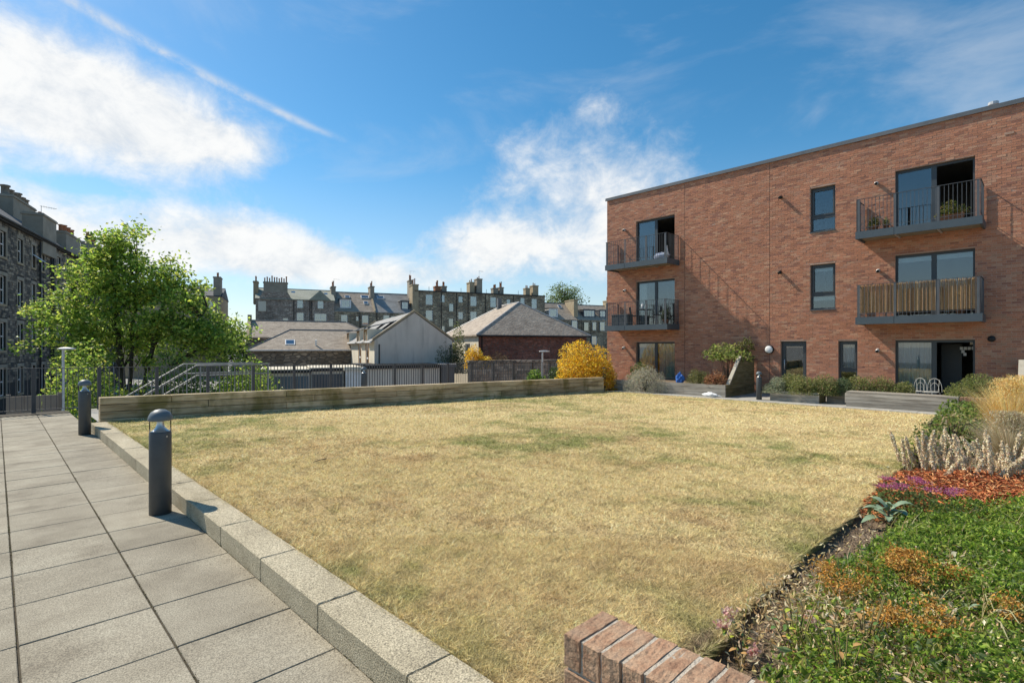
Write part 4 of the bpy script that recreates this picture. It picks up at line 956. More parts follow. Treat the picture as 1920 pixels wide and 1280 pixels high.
def dormer(root, x, z, w, h, yf, mat_side, wide=1, roofm=None, style='sash'):
    """flat-fronted dormer with a window; yf(z) roof surface"""
    y0 = yf(z-h/2)-.05; zt = z+h/2+.15; yb = yf(zt)+.3; m = MB()
    P = lambda a, o, zz: (a, y0-o, zz); wn_ = [(x-w/2+.12, x+w/2-.12, z-h/2+.15, z+h/2-.05)]
    holed(m, P, x-w/2-.1, x+w/2+.1, z-h/2, zt, wn_, .2)
    for sx in (x-w/2-.1, x+w/2+.1): m.poly((sx, y0, z-h/2), (sx, yb, z-h/2), (sx, yb, zt), (sx, y0, zt))
    d_ = m.build('dormer', mat_side, root, world=False)
    MB().hexa([(x-w/2-.2, y0-.15, zt), (x+w/2+.2, y0-.15, zt), (x+w/2+.2, yb+.3, zt+.02), (x-w/2-.2, yb+.3, zt+.02)], [(x-w/2-.2, y0-.15, zt+.1), (x+w/2+.2, y0-.15, zt+.1), (x+w/2+.2, yb+.3, zt+.28), (x-w/2-.2, yb+.3, zt+.28)]).build('dormer_roof', roofm or slate_grey_m, d_, world=False)
    a, b, c_, e = wn_[0]; f = MB(); t = .08; k = max(1, wide)
    f.box(a, b, y0+.06, y0+.12, c_, c_+t); f.box(a, b, y0+.06, y0+.12, e-t, e)
    for i in range(k+1): xx = a+(b-a-t)*i/k; f.box(xx, xx+t, y0+.055, y0+.125, c_+t, e-t)
    if style == 'sash': f.box(a+t, b-t, y0+.065, y0+.115, (c_+e)/2-.03, (c_+e)/2+.03)
    f.build('window', white_m, d_, world=False); MB().box(a+t, b-t, y0+.085, y0+.095, c_+t, e-t).build('pane', far_win_m, d_, world=False)

# row of tenements, 100 m away (local frame: x to the right along the street, y away)
RO = (58.51, 82.71, 0)
def row_yf(ze, zr, depth): return lambda z: (z-ze)/(zr-ze)*depth
# A: left block with a broad gable stack
A = thing('tenement', 'grey rubble tenement with a broad chimney gable at the left end of the far row', 'building', RO, TH)
shell(A, -29.3, -16.7, 0, 10, GZ, 9.75, [(-22.35, 9.0, 1.0, 1.35), (-19.02, 9.0, 1.0, 1.35), (-22.33, 6.6, 1.15, 1.9), (-19.02, 6.6, 2.0, 1.7, 'sash6'), (-24.7, 6.2, .8, .7, 'plain')], tene2_m)
pitched(A, -29.2, -16.8, 0.02, 10, 9.75, 11.9, slate_green_m, .2, (False, False))
m = MB(); m.prism([(-20.9, -.28, 9.80), (-17.3, -.28, 9.80), (-19.1, -.28, 11.5)], (0, 5.0, 0)); m.build('front_gable_roof', slate_green_m, A, world=False)
m = MB(); m.prism([(-28.9, 0, 9.6), (-23.6, 0, 9.6), (-24.3, 0, 10.9), (-28.2, 0, 10.9)], (0, 1.1, 0)); m.v = [(p[0], p[1]-.03, p[2]) for p in m.v]; m.build('stack_gable', tene2_m, A, world=False)
chimney(A, -28.1, -24.35, -.02, 1.0, 10.9, 12.65, 10, ashlar_m, .85)
chimney(A, -29.75, -29.0, 2.0, 4.5, 9.0, 12.9, 2, sand_m, .9); chimney(A, -17.0, -16.2, 3.2, 5.8, 9.0, 12.7, 3, ashlar_m, .8)
skylight(A, -23.4, row_yf(9.75, 11.9, 5), 11.3, .8, .4, .4); skylight(A, -17.9, row_yf(9.75, 11.9, 5), 11.2, .7, .4, .4)
drain(A, -23.35, GZ, 9.7); drain(A, -20.75, GZ, 9.7); drain(A, -20.45, GZ, 9.7)
MB().box(-28.9, -27.7, -.08, -.02, 7.6, 9.3).build('pale_panel', cream_m, A, world=False)
aerial(A, -16.4, 4.4, 12.6)
# B
B_ = thing('tenement', 'stone tenement with long slate roof, dormers and skylights left of the parapet block', 'building', RO, TH)
yfB = row_yf(7.9, 11.8, 5.2)
shell(B_, -16.68, -2.35, 0, 10.4, GZ, 7.9, [(-15.01, 6.45, 1.1, 1.8), (-11.36, 6.45, 1.15, 1.8, 'plain'), (-7.57, 6.6, 1.1, 1.7), (-6.35, 6.6, .8, 1.4, 'plain'), (-12.75, 6.7, .45, .8, 'plain')], tene_m)
pitched(B_, -16.6, -9.75, 0.02, 10.4, 7.9, 11.75, slate_brown_m, .12); pitched(B_, -9.5, -2.4, 0.02, 10.4, 7.9, 11.8, slate_grey_m, .12)
MB().hexa([(-9.75, -.2, 7.8), (-9.5, -.2, 7.8), (-9.5, 5.2, 11.8), (-9.75, 5.2, 11.8)], [(-9.75, -.2, 8.2), (-9.5, -.2, 8.2), (-9.5, 5.2, 12.15), (-9.75, 5.2, 12.15)]).build('skew', sand_m, B_, world=False)
dormer(B_, -14.7, 9.3, 1.7, 1.5, yfB, white_m, 2, slate_dark_m); dormer(B_, -3.95, 9.35, 1.4, 1.5, yfB, slate_dark_m, 2, slate_grey_m)
for (x, z, w, h) in ((-14.1, 10.9, .9, .4), (-10.9, 11.0, 1.5, .55), (-10.95, 9.75, .8, .5), (-8.0, 11.0, 1.4, .55)): skylight(B_, x, lambda q: yfB(q)-.16, z, w, h, .64)
chimney(B_, -9.95, -9.2, 3.6, 6.4, 9.6, 13.1, 2, ashlar_m, .8); drain(B_, -12.3, GZ, 7.9); drain(B_, -9.3, GZ, 7.9)
# C
Cc = thing('tenement', 'tall stone tenement with a flat parapet and several chimney stacks in the far row', 'building', RO, TH)
shell(Cc, -2.3, 25.2, 0, 10, GZ, 12.05, [(.51, 10.6, 1.35, 1.95), (3.14, 10.9, .85, 1.4), (6.79, 10.85, .95, 1.3, 'plain', bar_m), (9.44, 10.6, 1.3, 1.9), (13.62, 10.55, 1.25, 2.0), (20.1, 10.9, .95, 1.5), (22.78, 10.55, 1.25, 2.0),
       (.51, 7.6, 1.35, 1.95), (4.9, 9.2, .95, 1.6, 'plain', bar_m), (6.79, 7.7, .95, 1.4, 'sash6'), (9.44, 7.6, 1.3, 1.9, 'sash6'), (3.14, 4.9, .9, 1.4), (4.85, 6.3, 1.0, 1.6, 'plain', bar_m), (13.62, 7.5, 1.25, 1.9), (17.0, 10.6, .9, 1.4, 'plain', bar_m), (20.1, 7.6, 1.0, 1.8), (22.78, 7.5, 1.25, 1.9)], tene_m)
m = MB(); m.box(-2.4, 25.3, -.12, .35, 12.05, 12.3); m.build('parapet', dmortar_m, Cc, world=False); MB().box(-2.3, 25.2, .4, 10, 11.7, 12.0).build('roof', slate_dark_m, Cc, world=False)
chimney(Cc, -2.75, -1.6, -.12, 2.6, 6.9, 13.4, 2, sand_m, .9); chimney(Cc, -2.6, -1.9, 3.2, 5.2, 11, 14.6, 2, ashlar_m, .9)
chimney(Cc, 2.2, 3.3, 2, 3.4, 11.6, 13.5, 3, pot_m, .9); chimney(Cc, 3.6, 4.6, 2.2, 3.4, 11.6, 13.6, 3, ashlar_m, .9)
chimney(Cc, 9.2, 10.2, 1.6, 3.6, 11.6, 14.6, 2, sand_m, .5); chimney(Cc, 10.6, 11.7, 1.2, 3.0, 11.6, 15.3, 2, ashlar_m, .5)
chimney(Cc, 14.4, 15.5, 2, 3.4, 11.6, 13.7, 3, ashlar_m, .9); chimney(Cc, 15.8, 16.7, 2, 3.2, 11.6, 13.9, 3, ashlar_m, .9)
chimney(Cc, 21.7, 22.7, 2, 3.2, 11.6, 14.0, 2, sand_m, .5); chimney(Cc, 23.3, 24.6, 1.8, 3.4, 11.6, 14.6, 2, sand_m, .5)
for x in (2.9, 5.9, 8.3, 11.9, 18.0): drain(Cc, x, GZ, 12)
for x in (.5, 6.9, 12.2, 19.2): MB().tube([(x, .2, 12.3), (x, .2, 13.1)], .04, 5).build('vent_pipe', black_m, Cc, world=False)
aerial(Cc, -2.2, 4.4, 14.5, 2, .2); aerial(Cc, 11.4, 2.2, 15.2, 1.8, .4)
# D
Dd = thing('tenement', 'stone tenement with brown roof and white dormers right of the parapet block', 'building', RO, TH)
yfD = row_yf(7.4, 11.3, 5)
shell(Dd, 25.3, 46, 0.4, 10.4, GZ, 7.4, [(32.46, 6.2, 1.3, 2.0), (35.4, 6.0, 1.2, 1.9, 'plain', sand_m), (37.43, 6.1, .9, 1.7, 'plain'), (39.5, 6.1, 1.2, 1.9), (32.46, 3.0, 1.2, 1.8), (37.4, 3, 1.2, 1.8), (28.4, 6.1, 1.1, 1.8), (28.4, 3, 1.1, 1.8)], tene_m)
pitched(Dd, 25.3, 33.2, 0.42, 10.4, 7.4, 11.2, slate_brown_m, .12); pitched(Dd, 33.6, 46, 0.42, 10.4, 7.4, 11.0, slate_brown_m, .12)
yfD2 = lambda z: yfD(z)+.4
dormer(Dd, 27.75, 8.75, 1.9, 1.7, yfD2, white_m, 1, slate_dark_m); dormer(Dd, 36.9, 8.9, 2.9, 1.5, yfD2, slate_dark_m, 4, slate_grey_m, 'plain'); dormer(Dd, 40.4, 8.9, 1.6, 1.5, yfD2, slate_dark_m, 2, slate_grey_m, 'plain')
chimney(Dd, 32.9, 33.9, 1.2, 5.2, 8.0, 11.9, 0, sand_m); skylight(Dd, 31.0, lambda q: yfD2(q)-.16, 10.5, .8, .6, .66); skylight(Dd, 35.0, lambda q: yfD2(q)-.16, 10.5, .8, .5, .66)
drain(Dd, 34.1, GZ, 7.4); drain(Dd, 36.4, GZ, 7.4); chimney(Dd, 43.5, 45, 3, 6, 10, 12.3, 3, sand_m)

# hipped brick hall
Hh = thing('hipped_hall', 'red brick hall with a hipped brown slate roof behind the railings', 'building', (29.49, 34.11, 0), TH)
w0, L0, ze, zr = 10.76, 10.9, 2.74, 5.85
m = MB(); m.poly((0, 0, GZ), (w0, 0, GZ), (w0, 0, ze), (0, 0, ze)); m.poly((w0, 0, GZ), (w0, L0, GZ), (w0, L0, ze), (w0, 0, ze)); m.poly((0, L0, GZ), (w0, L0, GZ), (w0, L0, ze), (0, L0, ze)); m.build('wall', oldbrick_m, Hh, world=False)
PH = lambda a, o, z: (-o, a, z); m = MB(); wins = [(2.2, 3.6, -.2, 1.9), (6.4, 7.8, -.2, 1.9)]; holed(m, PH, 0, L0, GZ, ze, wins, .3); m.build('side_wall', cream_m, Hh, world=False)
for (a, b, c_, d_) in wins:
    f = MB(); f.box(.1, .16, a, a+.1, c_, d_); f.box(.1, .16, b-.1, b, c_, d_); f.box(.1, .16, a+.1, b-.1, d_-.1, d_); f.box(.1, .16, a+.1, b-.1, c_, c_+.1); f.box(.09, .15, a+.1, b-.1, (c_+d_)/2-.04, (c_+d_)/2+.04); f = f.build('window', white_m, Hh, world=False)
    MB().box(.12, .13, a+.1, b-.1, c_+.1, d_-.1).build('pane', far_win_m, f, world=False); MB().box(.29, .3, a, b, c_, d_).build('blind', room_m, f, world=False)
ov = .28; rx = w0/2; R1, R2 = (rx, 3.5, zr), (rx, 7.6, zr); E_ = [(-ov, -ov, ze-.1), (w0+ov, -ov, ze-.1), (w0+ov, L0+ov, ze-.1), (-ov, L0+ov, ze-.1)]
m = MB(); m.poly(E_[0], E_[1], R1); m.poly(E_[1], E_[2], R2, R1); m.poly(E_[2], E_[3], R2); m.poly(E_[3], E_[0], R1, R2)
bo = [(p[0], p[1], p[2]-.12) for p in E_]
for i in range(4): m.poly(bo[i], bo[(i+1) % 4], E_[(i+1) % 4], E_[i])
m.poly(*bo[::-1]); rf = m.build('roof', slate_brown_m, Hh, world=False)
for a, b in ((R1, R2), (R1, E_[0]), (R1, E_[1]), (R2, E_[2]), (R2, E_[3])): MB().tube([Vector(a)+Vector((0, 0, .02)), Vector(b)+Vector((0, 0, .02))], .05, 6).build('ridge', galv_m, rf, world=False)
MB().tube([(-ov, -ov-.06, ze-.2), (w0+ov, -ov-.06, ze-.2)], .06, 6).build('gutter', black_m, Hh, world=False); MB().tube([(.3, -.08, ze-.25), (.3, -.08, GZ)], .05, 6).build('downpipe', black_m, Hh, world=False)
MB().box(rx-.9, rx-.5, 6.6, 7.0, 4.9, 6.5).build('flue', flash_m, Hh, world=False)

# grey gabled house
G_ = thing('gabled_house', 'grey rendered gabled house with tall side windows between the slate roofs', 'building', (20.56, 35.87, 0), TH)
w0, L0, ze, zr = 6.16, 19.0, 2.1, 4.28
m = MB(); m.poly((0, 0, GZ), (w0, 0, GZ), (w0, 0, ze), (w0/2, 0, zr), (0, 0, ze)); m.poly((w0, 0, GZ), (w0, L0, GZ), (w0, L0, ze), (w0, 0, ze)); m.poly((0, L0, GZ), (w0, L0, GZ), (w0, L0, ze), (w0/2, L0, zr), (0, L0, ze)); m.build('wall', render_m, G_, world=False)
PG_ = lambda a, o, z: (-o, a, z); DV = (2.6, 7.2, 15.4); m = MB()
holed(m, PG_, 0, L0, GZ, ze, [(v+.35, v+1.75, -1.2, ze) for v in DV], .25); m.build('side_wall', cream_m, G_, world=False)
rf = MB(); th = .1
rf.hexa([(-.25, .12, ze-.18), (w0/2, .12, zr), (w0/2, L0-.12, zr), (-.25, L0-.12, ze-.18)], [(-.25, .12, ze-.18+th), (w0/2, .12, zr+th), (w0/2, L0-.12, zr+th), (-.25, L0-.12, ze-.18+th)])
rf.hexa([(w0+.2, .12, ze-.15), (w0+.2, L0-.12, ze-.15), (w0/2, L0-.12, zr), (w0/2, .12, zr)], [(w0+.2, .12, ze-.15+th), (w0+.2, L0-.12, ze-.15+th), (w0/2, L0-.12, zr+th), (w0/2, .12, zr+th)])
rf = rf.build('roof', slate_grey_m, G_, world=False)
for y in (-.06, L0-.18):
    for sx in (0, 1):
        xa, xb = (-.15, w0/2) if sx == 0 else (w0+.15, w0/2)
        MB().hexa([(xa, y, ze-.02), (xa, y+.24, ze-.02), (xb, y+.24, zr+.06), (xb, y, zr+.06)], [(xa, y, ze+.14), (xa, y+.24, ze+.14), (xb, y+.24, zr+.24), (xb, y, zr+.24)]).build('skew', sand_m, rf, world=False)
for v in DV:
    x0_ = -.16; zt = 3.05; yl = (zt-ze)/(zr-ze)*w0/2
    m = MB(); Pd = lambda a, o, z: (x0_-o, a, z)
    holed(m, Pd, v, v+2.1, ze-.25, zt, [(v+.35, v+1.75, ze-.25, zt-.2)], .2)
    m.poly((x0_, v, ze-.25), (yl+.2, v, ze-.25), (yl+.2, v, zt), (x0_, v, zt)); m.poly((x0_, v+2.1, ze-.25), (yl+.2, v+2.1, ze-.25), (yl+.2, v+2.1, zt), (x0_, v+2.1, zt))
    d_ = m.build('dormer', cream_m, G_, world=False)
    MB().hexa([(-.45, v-.15, zt), (2.6, v-.15, zt+.75), (2.6, v+2.25, zt+.75), (-.45, v+2.25, zt)], [(-.45, v-.15, zt+.09), (2.6, v-.15, zt+.84), (2.6, v+2.25, zt+.84), (-.45, v+2.25, zt+.09)]).build('dormer_roof', slate_grey_m, d_, world=False)
    f = MB(); a, b, c_, e = v+.35, v+1.75, -1.2, zt-.2
    zs = ze-.25
    for (p_, q_) in ((a-.14, a+.03), (b-.03, b+.14)): f.box(-.185, -.15, p_, q_, zs, e); f.box(-.03, .06, p_, q_, c_, zs)
    f.box(-.185, -.15, a-.14, b+.14, e, e+.14); f.build('surround', tan_frame_m, d_, world=False)
    f = MB(); f.box(.02, .08, a+.03, a+.13, c_, e); f.box(.02, .08, b-.13, b-.03, c_, e); f.box(.02, .08, a+.13, b-.13, .6, .72); f.build('window', white_m, d_, world=False)
    MB().box(.04, .05, a+.13, b-.13, c_, e).build('pane', far_win_m, d_, world=False); MB().box(.22, .24, a, b, c_, e).build('blind', curtain_m, d_, world=False)
MB().tube([(.35, -.07, ze-.3), (.35, -.07, GZ)], .045, 6).build('downpipe', black_m, G_, world=False); MB().tube([(w0-.12, -.07, ze-.3), (w0-.12, -.07, GZ)], .045, 6).build('downpipe', black_m, G_, world=False)
for a, b in ((0, DV[0]+.2), (DV[0]+1.9, DV[1]+.2), (DV[1]+1.9, DV[2]+.2), (DV[2]+1.9, L0)): MB().tube([(-.3, a, ze-.16), (-.3, b, ze-.16)], .07, 6).build('gutter', galv_m, G_, world=False)

# stone workshops with brown slate roofs
W1 = thing('stone_workshop', 'low stone workshop with a hipped brown slate roof and one skylight', 'building', (17.2, 53.2, 0), TH)
shell(W1, 0, 13, 0, 8, GZ, 1.3, [], dark_rubble_m); pitched(W1, 0, 13, 0.02, 8, 1.3, 3.25, slate_brown_m, .25, (True, False))
skylight(W1, 3.6, lambda z: (z-1.3)/1.95*4-.15, 2.0, .9, .5, .45); MB().tube([(-.2, -.3, 1.25), (13.2, -.3, 1.25)], .07, 6).build('gutter', galv_m, W1, world=False)
MB().tube([(6.0, .7, 1.7), (6.0, .55, 2.3)], .09, 8).build('flue', white_m, W1, world=False)
W2 = thing('stone_workshop', 'taller stone workshop roof standing just behind the hipped workshop', 'building', (17.2, 53.2, 0), TH)
shell(W2, -.6, 13.5, 8.6, 16, GZ, 2.6, [], dark_rubble_m, 4.5); pitched(W2, -.5, 13.4, 8.62, 16, 2.6, 4.55, slate_brown_m, .1, (False, True))
MB().hexa([(-.8, 8.4, 2.5), (-.45, 8.4, 2.5), (-.45, 12.3, 4.6), (-.8, 12.3, 4.6)], [(-.8, 8.4, 2.8), (-.45, 8.4, 2.8), (-.45, 12.3, 4.95), (-.8, 12.3, 4.95)]).build('skew', sand_m, W2, world=False); MB().box(-.8, -.4, 11.9, 12.7, 4.4, 5.3).build('chimney', ashlar_m, W2, world=False)

# garages in front
GO = (12.26, 35.62, 0)
def garage(label, u0, u1, v, zt, wall, doors, fascia, roofm, dep=5.5, name='garage'):
    t = thing(name, label, 'garage', GO, TH)
    m = MB(); m.box(u0, u1, v, v+dep, GZ, zt-.25); m.build('wall', wall, t, world=False)
    MB().box(u0-.12, u1+.12, v-.18, v+dep+.1, zt-.25, zt-.06).build('fascia', fascia, t, world=False); MB().box(u0-.1, u1+.1, v-.16, v+dep, zt-.06, zt).build('roof', roofm, t, world=False)
    for (a, b, zz, mt) in doors:
        d = MB().box(a, b, v-.05, v-.004, GZ, zz).build('door', mt, t, world=False); n = max(2, int((b-a)/.35))
        for i in range(1, n): MB().box(a+(b-a)*i/n-.02, a+(b-a)*i/n+.02, v-.07, v-.05, GZ+.05, zz-.05).build('rib', mt, d, world=False)
    return t
garage('garage with a wide blue-grey door behind the railings', 0, 2.9, 0, .12, render_m, [(.05, 2.85, -.35, shutter_m)], black_m, cream_m)
garage('garage with charcoal ribbed doors next to the blue-grey one', 3.0, 5.1, .1, .2, render_m, [(3.05, 5.05, -.25, dshutter_m)], black_m, cream_m)
garage('narrow white garage right of the charcoal doors', 5.2, 6.3, -.2, .22, white_m, [(5.3, 6.2, -.3, white_m)], cream_m, cream_m)
garage('flat roofed pale rendered garage with black fascia in front of the grey gable', 6.4, 11.8, -.4, .32, render_m, [], black_m, black_m)
garage('garage with dark corrugated front right of the pale rendered one', 11.9, 12.9, -.4, .36, dshutter_m, [(11.95, 12.85, .1, dshutter_m)], dshutter_m, galv_m)

# rubble boundary wall beyond the railings
bw = thing('boundary_wall', 'rubble stone boundary wall beyond the right part of the railings', 'wall', (24.6, 29.4, 0), TH)
MB().box(0, 14, 0, .45, GZ, .45).build('core', dmortar_m, bw, world=False)
PW = lambda a, o, z: (a, -o, z)
brickwork(bw, PW, 0, 14, -1.4, .45, [], .34, .17, .02, .02, [(.20, .165, .13), (.30, .25, .20), (.37, .32, .26), (.15, .125, .105), (.26, .20, .15)], stone_blk_m, 'stone', 0, None, .05, .45, 9, .02)
MB().box(-.08, 14.05, -.1, .55, .45, .6).build('cope', wallstone_m, bw, world=False)

# left tenement, close, with built stonework
LT = thing('tenement', 'dark coursed stone tenement with tall chimney stacks at the left edge behind the tree', 'building', (1.3, 54.8, 0), rad(72))
lw = []
for z, hh in ((8.9, 1.8), (5.65, 2.0), (2.35, 2.0), (-.9, 2.0)):
    for a in (-3.1, 0.05, 2.75, 4.8, 9.0, 11.4, 15.0, 17.2, 21, 24, 28, 31): lw.append((a, z, 1.05 if a not in (2.75,) else .8, hh, 'sash' if a < 2 else 'sash'))
lops = [(a-w/2, a+w/2, z-h/2, z+h/2) for (a, z, w, h, _) in lw]
shell(LT, -9, 36, 0, 11, GZ, 10.6, lw, dmortar_m, 14.8)
PL = lambda a, o, z: (a, -o, z)
def lscore(it): return -abs((it[0]+it[1])/2-1.0)-.25*abs((it[2]+it[3])/2-6)
brickwork(LT, PL, -9, 20, -1.0, 10.4, [(a-.16, b+.16, c_-.05, d_+.26) for (a, b, c_, d_) in lops], .46, .165, .022, .012, [(.11, .10, .085), (.17, .15, .125), (.24, .205, .16), (.08, .075, .07), (.28, .24, .185)], stone_blk_m, 'stone', 300, lscore, .035, .35, 11, .01)
for (a, b, c_, d_) in lops:
    if a > 20: continue
    m = MB(); m.box(a-.16, a, -.05, .02, c_, d_); m.box(b, b+.16, -.05, .02, c_, d_); m.box(a-.16, b+.16, -.055, .02, d_, d_+.25); m.build('window_surround', ashlar_m, LT, world=False)
MB().box(-9, 36, -.3, .1, 10.4, 10.62).build('cornice', dmortar_m, LT, world=False); MB().tube([(-9, -.38, 10.6), (36, -.38, 10.6)], .09, 6).build('gutter', black_m, LT, world=False)
pitched(LT, -9, 36, 0.02, 11, 10.62, 14.8, slate_dark_m, .1)
chimney(LT, 4.1, 7.5, -.25, 1.1, 9.4, 12.75, 1, ashlar_m, .4); chimney(LT, 9.9, 15.4, 3.4, 4.8, 12, 15.3, 6, ashlar_m, .7, .4, stone_pot_m); chimney(LT, 16.2, 21.2, 1.2, 2.4, 10.5, 13.5, 4, ashlar_m, .9, .24)
chimney(LT, 30, 34, 2, 3.2, 11, 14.8, 5, ashlar_m, 1.0, .2); aerial(LT, 6.8, .6, 12.7, 1.2, -.9)
for x in (3.85, 6.6, 7.1, 13.4, 19.0): MB().tube([(x, -.16, GZ), (x, -.16, 10.3)], .07, 6).build('drainpipe', black_m, LT, world=False)
ow = MB().hexa([(2.4, -.05, 9.05), (3.1, -.05, 9.05), (3.1, .0, 9.05), (2.4, .0, 9.05)], [(2.4, -.75, 8.5), (3.1, -.75, 8.5), (3.1, -.70, 8.5), (2.4, -.70, 8.5)]).build('open_casement', white_m, LT, world=False)
FT = thing('tenement', 'sandstone tenement end with a chimney showing over the right side of the tree', 'building', (27.56, 99.1, 0), TH)
shell(FT, -14, 0, 0, 12, GZ, 10.2, [(-1.8, 8.4, 1.1, 1.8), (-4.6, 8.4, 1.1, 1.8), (-1.8, 5.2, 1.1, 1.8), (-4.6, 5.2, 1.1, 1.8)], sand_m); pitched(FT, -14, 0, 0.02, 12, 10.2, 12, slate_dark_m, .1); chimney(FT, -1.2, -.1, .1, 2.6, 10, 13.6, 2, ashlar_m, .9)

# ------------------------------------------------------------------ stairs, lamps, van, bin store
rail_m = noise_mat('dull_tube_steel', [(.27, .26, .24), (.40, .385, .355)], 5, .5, 0, metallic=.2)
st = thing('outdoor_stair', 'concrete stair with pale tubular handrails going down beyond the railings', 'stair', (4.5, 19.2, .0))
for k in range(20):
    x = 4.5-.28*k; zt = .0-.175*(k+1)
    MB().box(x-.30, x-.002, 18.6, 20.4, zt-.3, zt).build('step', conc_m, st)
MB().box(4.5, 6.9, 17.52, 20.4, -.4, -.02).build('landing', conc_m, st); MB().box(4.7, 6.7, 17.8, 20.2, GZ, -.4).build('support', conc_m, st)
for y in (18.68, 20.32):
    for dz in (0, -.32):
        m = MB(); zr0 = 1.02+dz; e0 = 4.5; pts = [(-1.0, y, zr0-.175/.28*(e0+1.0)), (e0, y, zr0), (6.7, y, zr0)]
        m.tube(pts, .022, 8); m.build('handrail', rail_m, st, True)
    for x in (-.8, .3, 1.4, 2.5, 3.6, 4.6, 5.6, 6.66):
        zg = -.02 if x > 4.5 else -.175*(int((4.5-x)/.28)+1); zt = 1.02 if x > 4.5 else 1.02-.175/.28*(4.5-x)
        MB().tube([(x, y, zg), (x, y, zt)], .018, 8).build('rail_post', rail_m, st)
def lamp(label, loc, H, rz=0, head=.28):
    t = thing('street_lamp', label, 'street lamp', loc, rz)
    MB().lathe([(0, 0), (.09, 0), (.08, .9), (.05, 1.0), (.045, H)], n=12).build('pole', galv_m, t, True, False)
    bm = bmesh.new(); bmesh.ops.create_uvsphere(bm, u_segments=16, v_segments=8, radius=1)
    for v in bm.verts: v.co = Vector((v.co.x*head+head*.35, v.co.y*.13, v.co.z*(.07 if v.co.z > 0 else .03)+H+.03))
    me = bpy.data.meshes.new('lamp_head'); bm.to_mesh(me); bm.free(); me.materials.append(galv_m); me.polygons.foreach_set('use_smooth', [True]*len(me.polygons)); put('lamp_head', me, (0, 0, 0), t)
lamp('grey street lamp standing beyond the railings in front of the tree', (1.9, 27.2, GZ), 4.98, -.6, .34)
lamp('white street lamp beyond the railings left of the golden shrub', (22.27, 20.18, GZ), 4.8, -.5, .34)
vn = thing('parked_van', 'blue-grey van parked on the street far beyond the stair', 'van', (26.6, 87.2, GZ), rad(-21))
bm = bmesh.new(); prof = [(-1, 0.45), (-1, 2.0), (-.85, 2.3), (.85, 2.3), (1, 2.0), (1, .45)]
MB().prism([(-1, 0, .4), (1, 0, .4), (1, 0, 1.3), (.86, .1, 2.25), (-.86, .1, 2.25), (-1, 0, 1.3)], (0, 4.8, 0)).build('body', van_m, vn, world=False)
MB().hexa([(-.8, -.02, 1.35), (.8, -.02, 1.35), (.8, .02, 1.35), (-.8, .02, 1.35)], [(-.7, .06, 2.0), (.7, .06, 2.0), (.7, .1, 2.0), (-.7, .1, 2.0)]).build('rear_window', black_m, vn, world=False)
MB().box(-1.0, 1.0, -.1, -.005, .4, .65).build('bumper', black_m, vn, world=False); MB().box(-.28, .28, -.03, -.006, .8, .95).build('number_plate', white_m, vn, world=False)
tl = noise_mat('tail_light', [(.4, .02, .02), (.5, .03, .03)], 3, .4)
for sx in (-.9, .9): MB().box(sx-.07, sx+.07, -.03, -.006, .9, 1.5).build('tail_light', tl, vn, world=False)
for sx in (-.85, .85):
    for y in (.9, 3.9): MB().tube([(sx-.11, y, .34), (sx+.11, y, .34)], .34, 18).build('wheel', black_m, vn, world=False)
bs = thing('board_fence', 'plain brown board panels below the railings at the far left', 'fence', (.25, 19.6, GZ), 0)
brown_m = noise_mat('brown_board', [(.22, .18, .145), (.30, .25, .20)], 2, .8, .2, 20)
for k in range(3): MB().box(-.05+.36*k, -.05+.36*k+.35, 0, .06, 0, 3.75).build('panel', brown_m, bs, world=False)
for k in (-.05, 1.0): MB().box(k, k+.09, .07, .16, 0, 3.8).build('post', brown_m, bs, world=False)

# ------------------------------------------------------------------ trees and shrubs beyond
def tree(name, label, base, lobes, leaf, pal, trunks, seed, per=170, sig=.42, group=None, nclus=60):
    r = random.Random(seed); t = thing(name, label, 'tree', base, 0, group); mb = MB(); P = []; tw = []
    tops = []
    for (bx, by, tx_, ty_, h, rr) in trunks:
        pts = [Vector((bx, by, -.2)), Vector((bx+(tx_-bx)*.3+r.uniform(-.1, .1), by+(ty_-by)*.3, h*.35)), Vector((bx+(tx_-bx)*.7, by+(ty_-by)*.7+r.uniform(-.1, .1), h*.7)), Vector((tx_, ty_, h))]
        mb.tube(pts, [rr, rr*.8, rr*.55, rr*.25], 8); tops.append(pts)
    for li, (c, s_, n) in enumerate(lobes):
        c = Vector(c)
        for k in range(n):
            d = Vector((r.gauss(0, 1), r.gauss(0, 1), r.gauss(0, 1))).normalized()*(r.random()**.42)
            q = c+Vector((d.x*s_[0], d.y*s_[1], d.z*s_[2]))
            best = min((p for pts in tops for p in [pts[1].lerp(pts[2], u) for u in (0, .5)]+[pts[2].lerp(pts[3], u) for u in (0, .35, .7, 1)]), key=lambda p: (p-q).length+max(0, p.z-q.z+.6)*2)
            mid = best.lerp(q, .5)+Vector((0, 0, .12*(best-q).length)); mb.tube([best, mid, q], [.05, .03, .012], 4, False)
            P.append((q, r.uniform(.7, 1.3)))
    mb.build('trunk', bark_m, t, True, False)
    C = []
    for q, sc in P:
        m_ = int(per*sc); g = rng.normal(size=(m_, 3))*np.array([sig*sc, sig*sc, sig*.62*sc]); C.append(g+np.array(q))
    C = np.concatenate(C); n = len(C); cc = pick_cols(n, pal, .2)
    leaves('crown', C, leaf, cc, leaf_m, t, .62, .1, flat=.55); return t
TP = [(.25, .38, .06), (.33, .46, .07), (.44, .54, .08), (.15, .25, .05), (.56, .60, .14), (.20, .31, .06)]
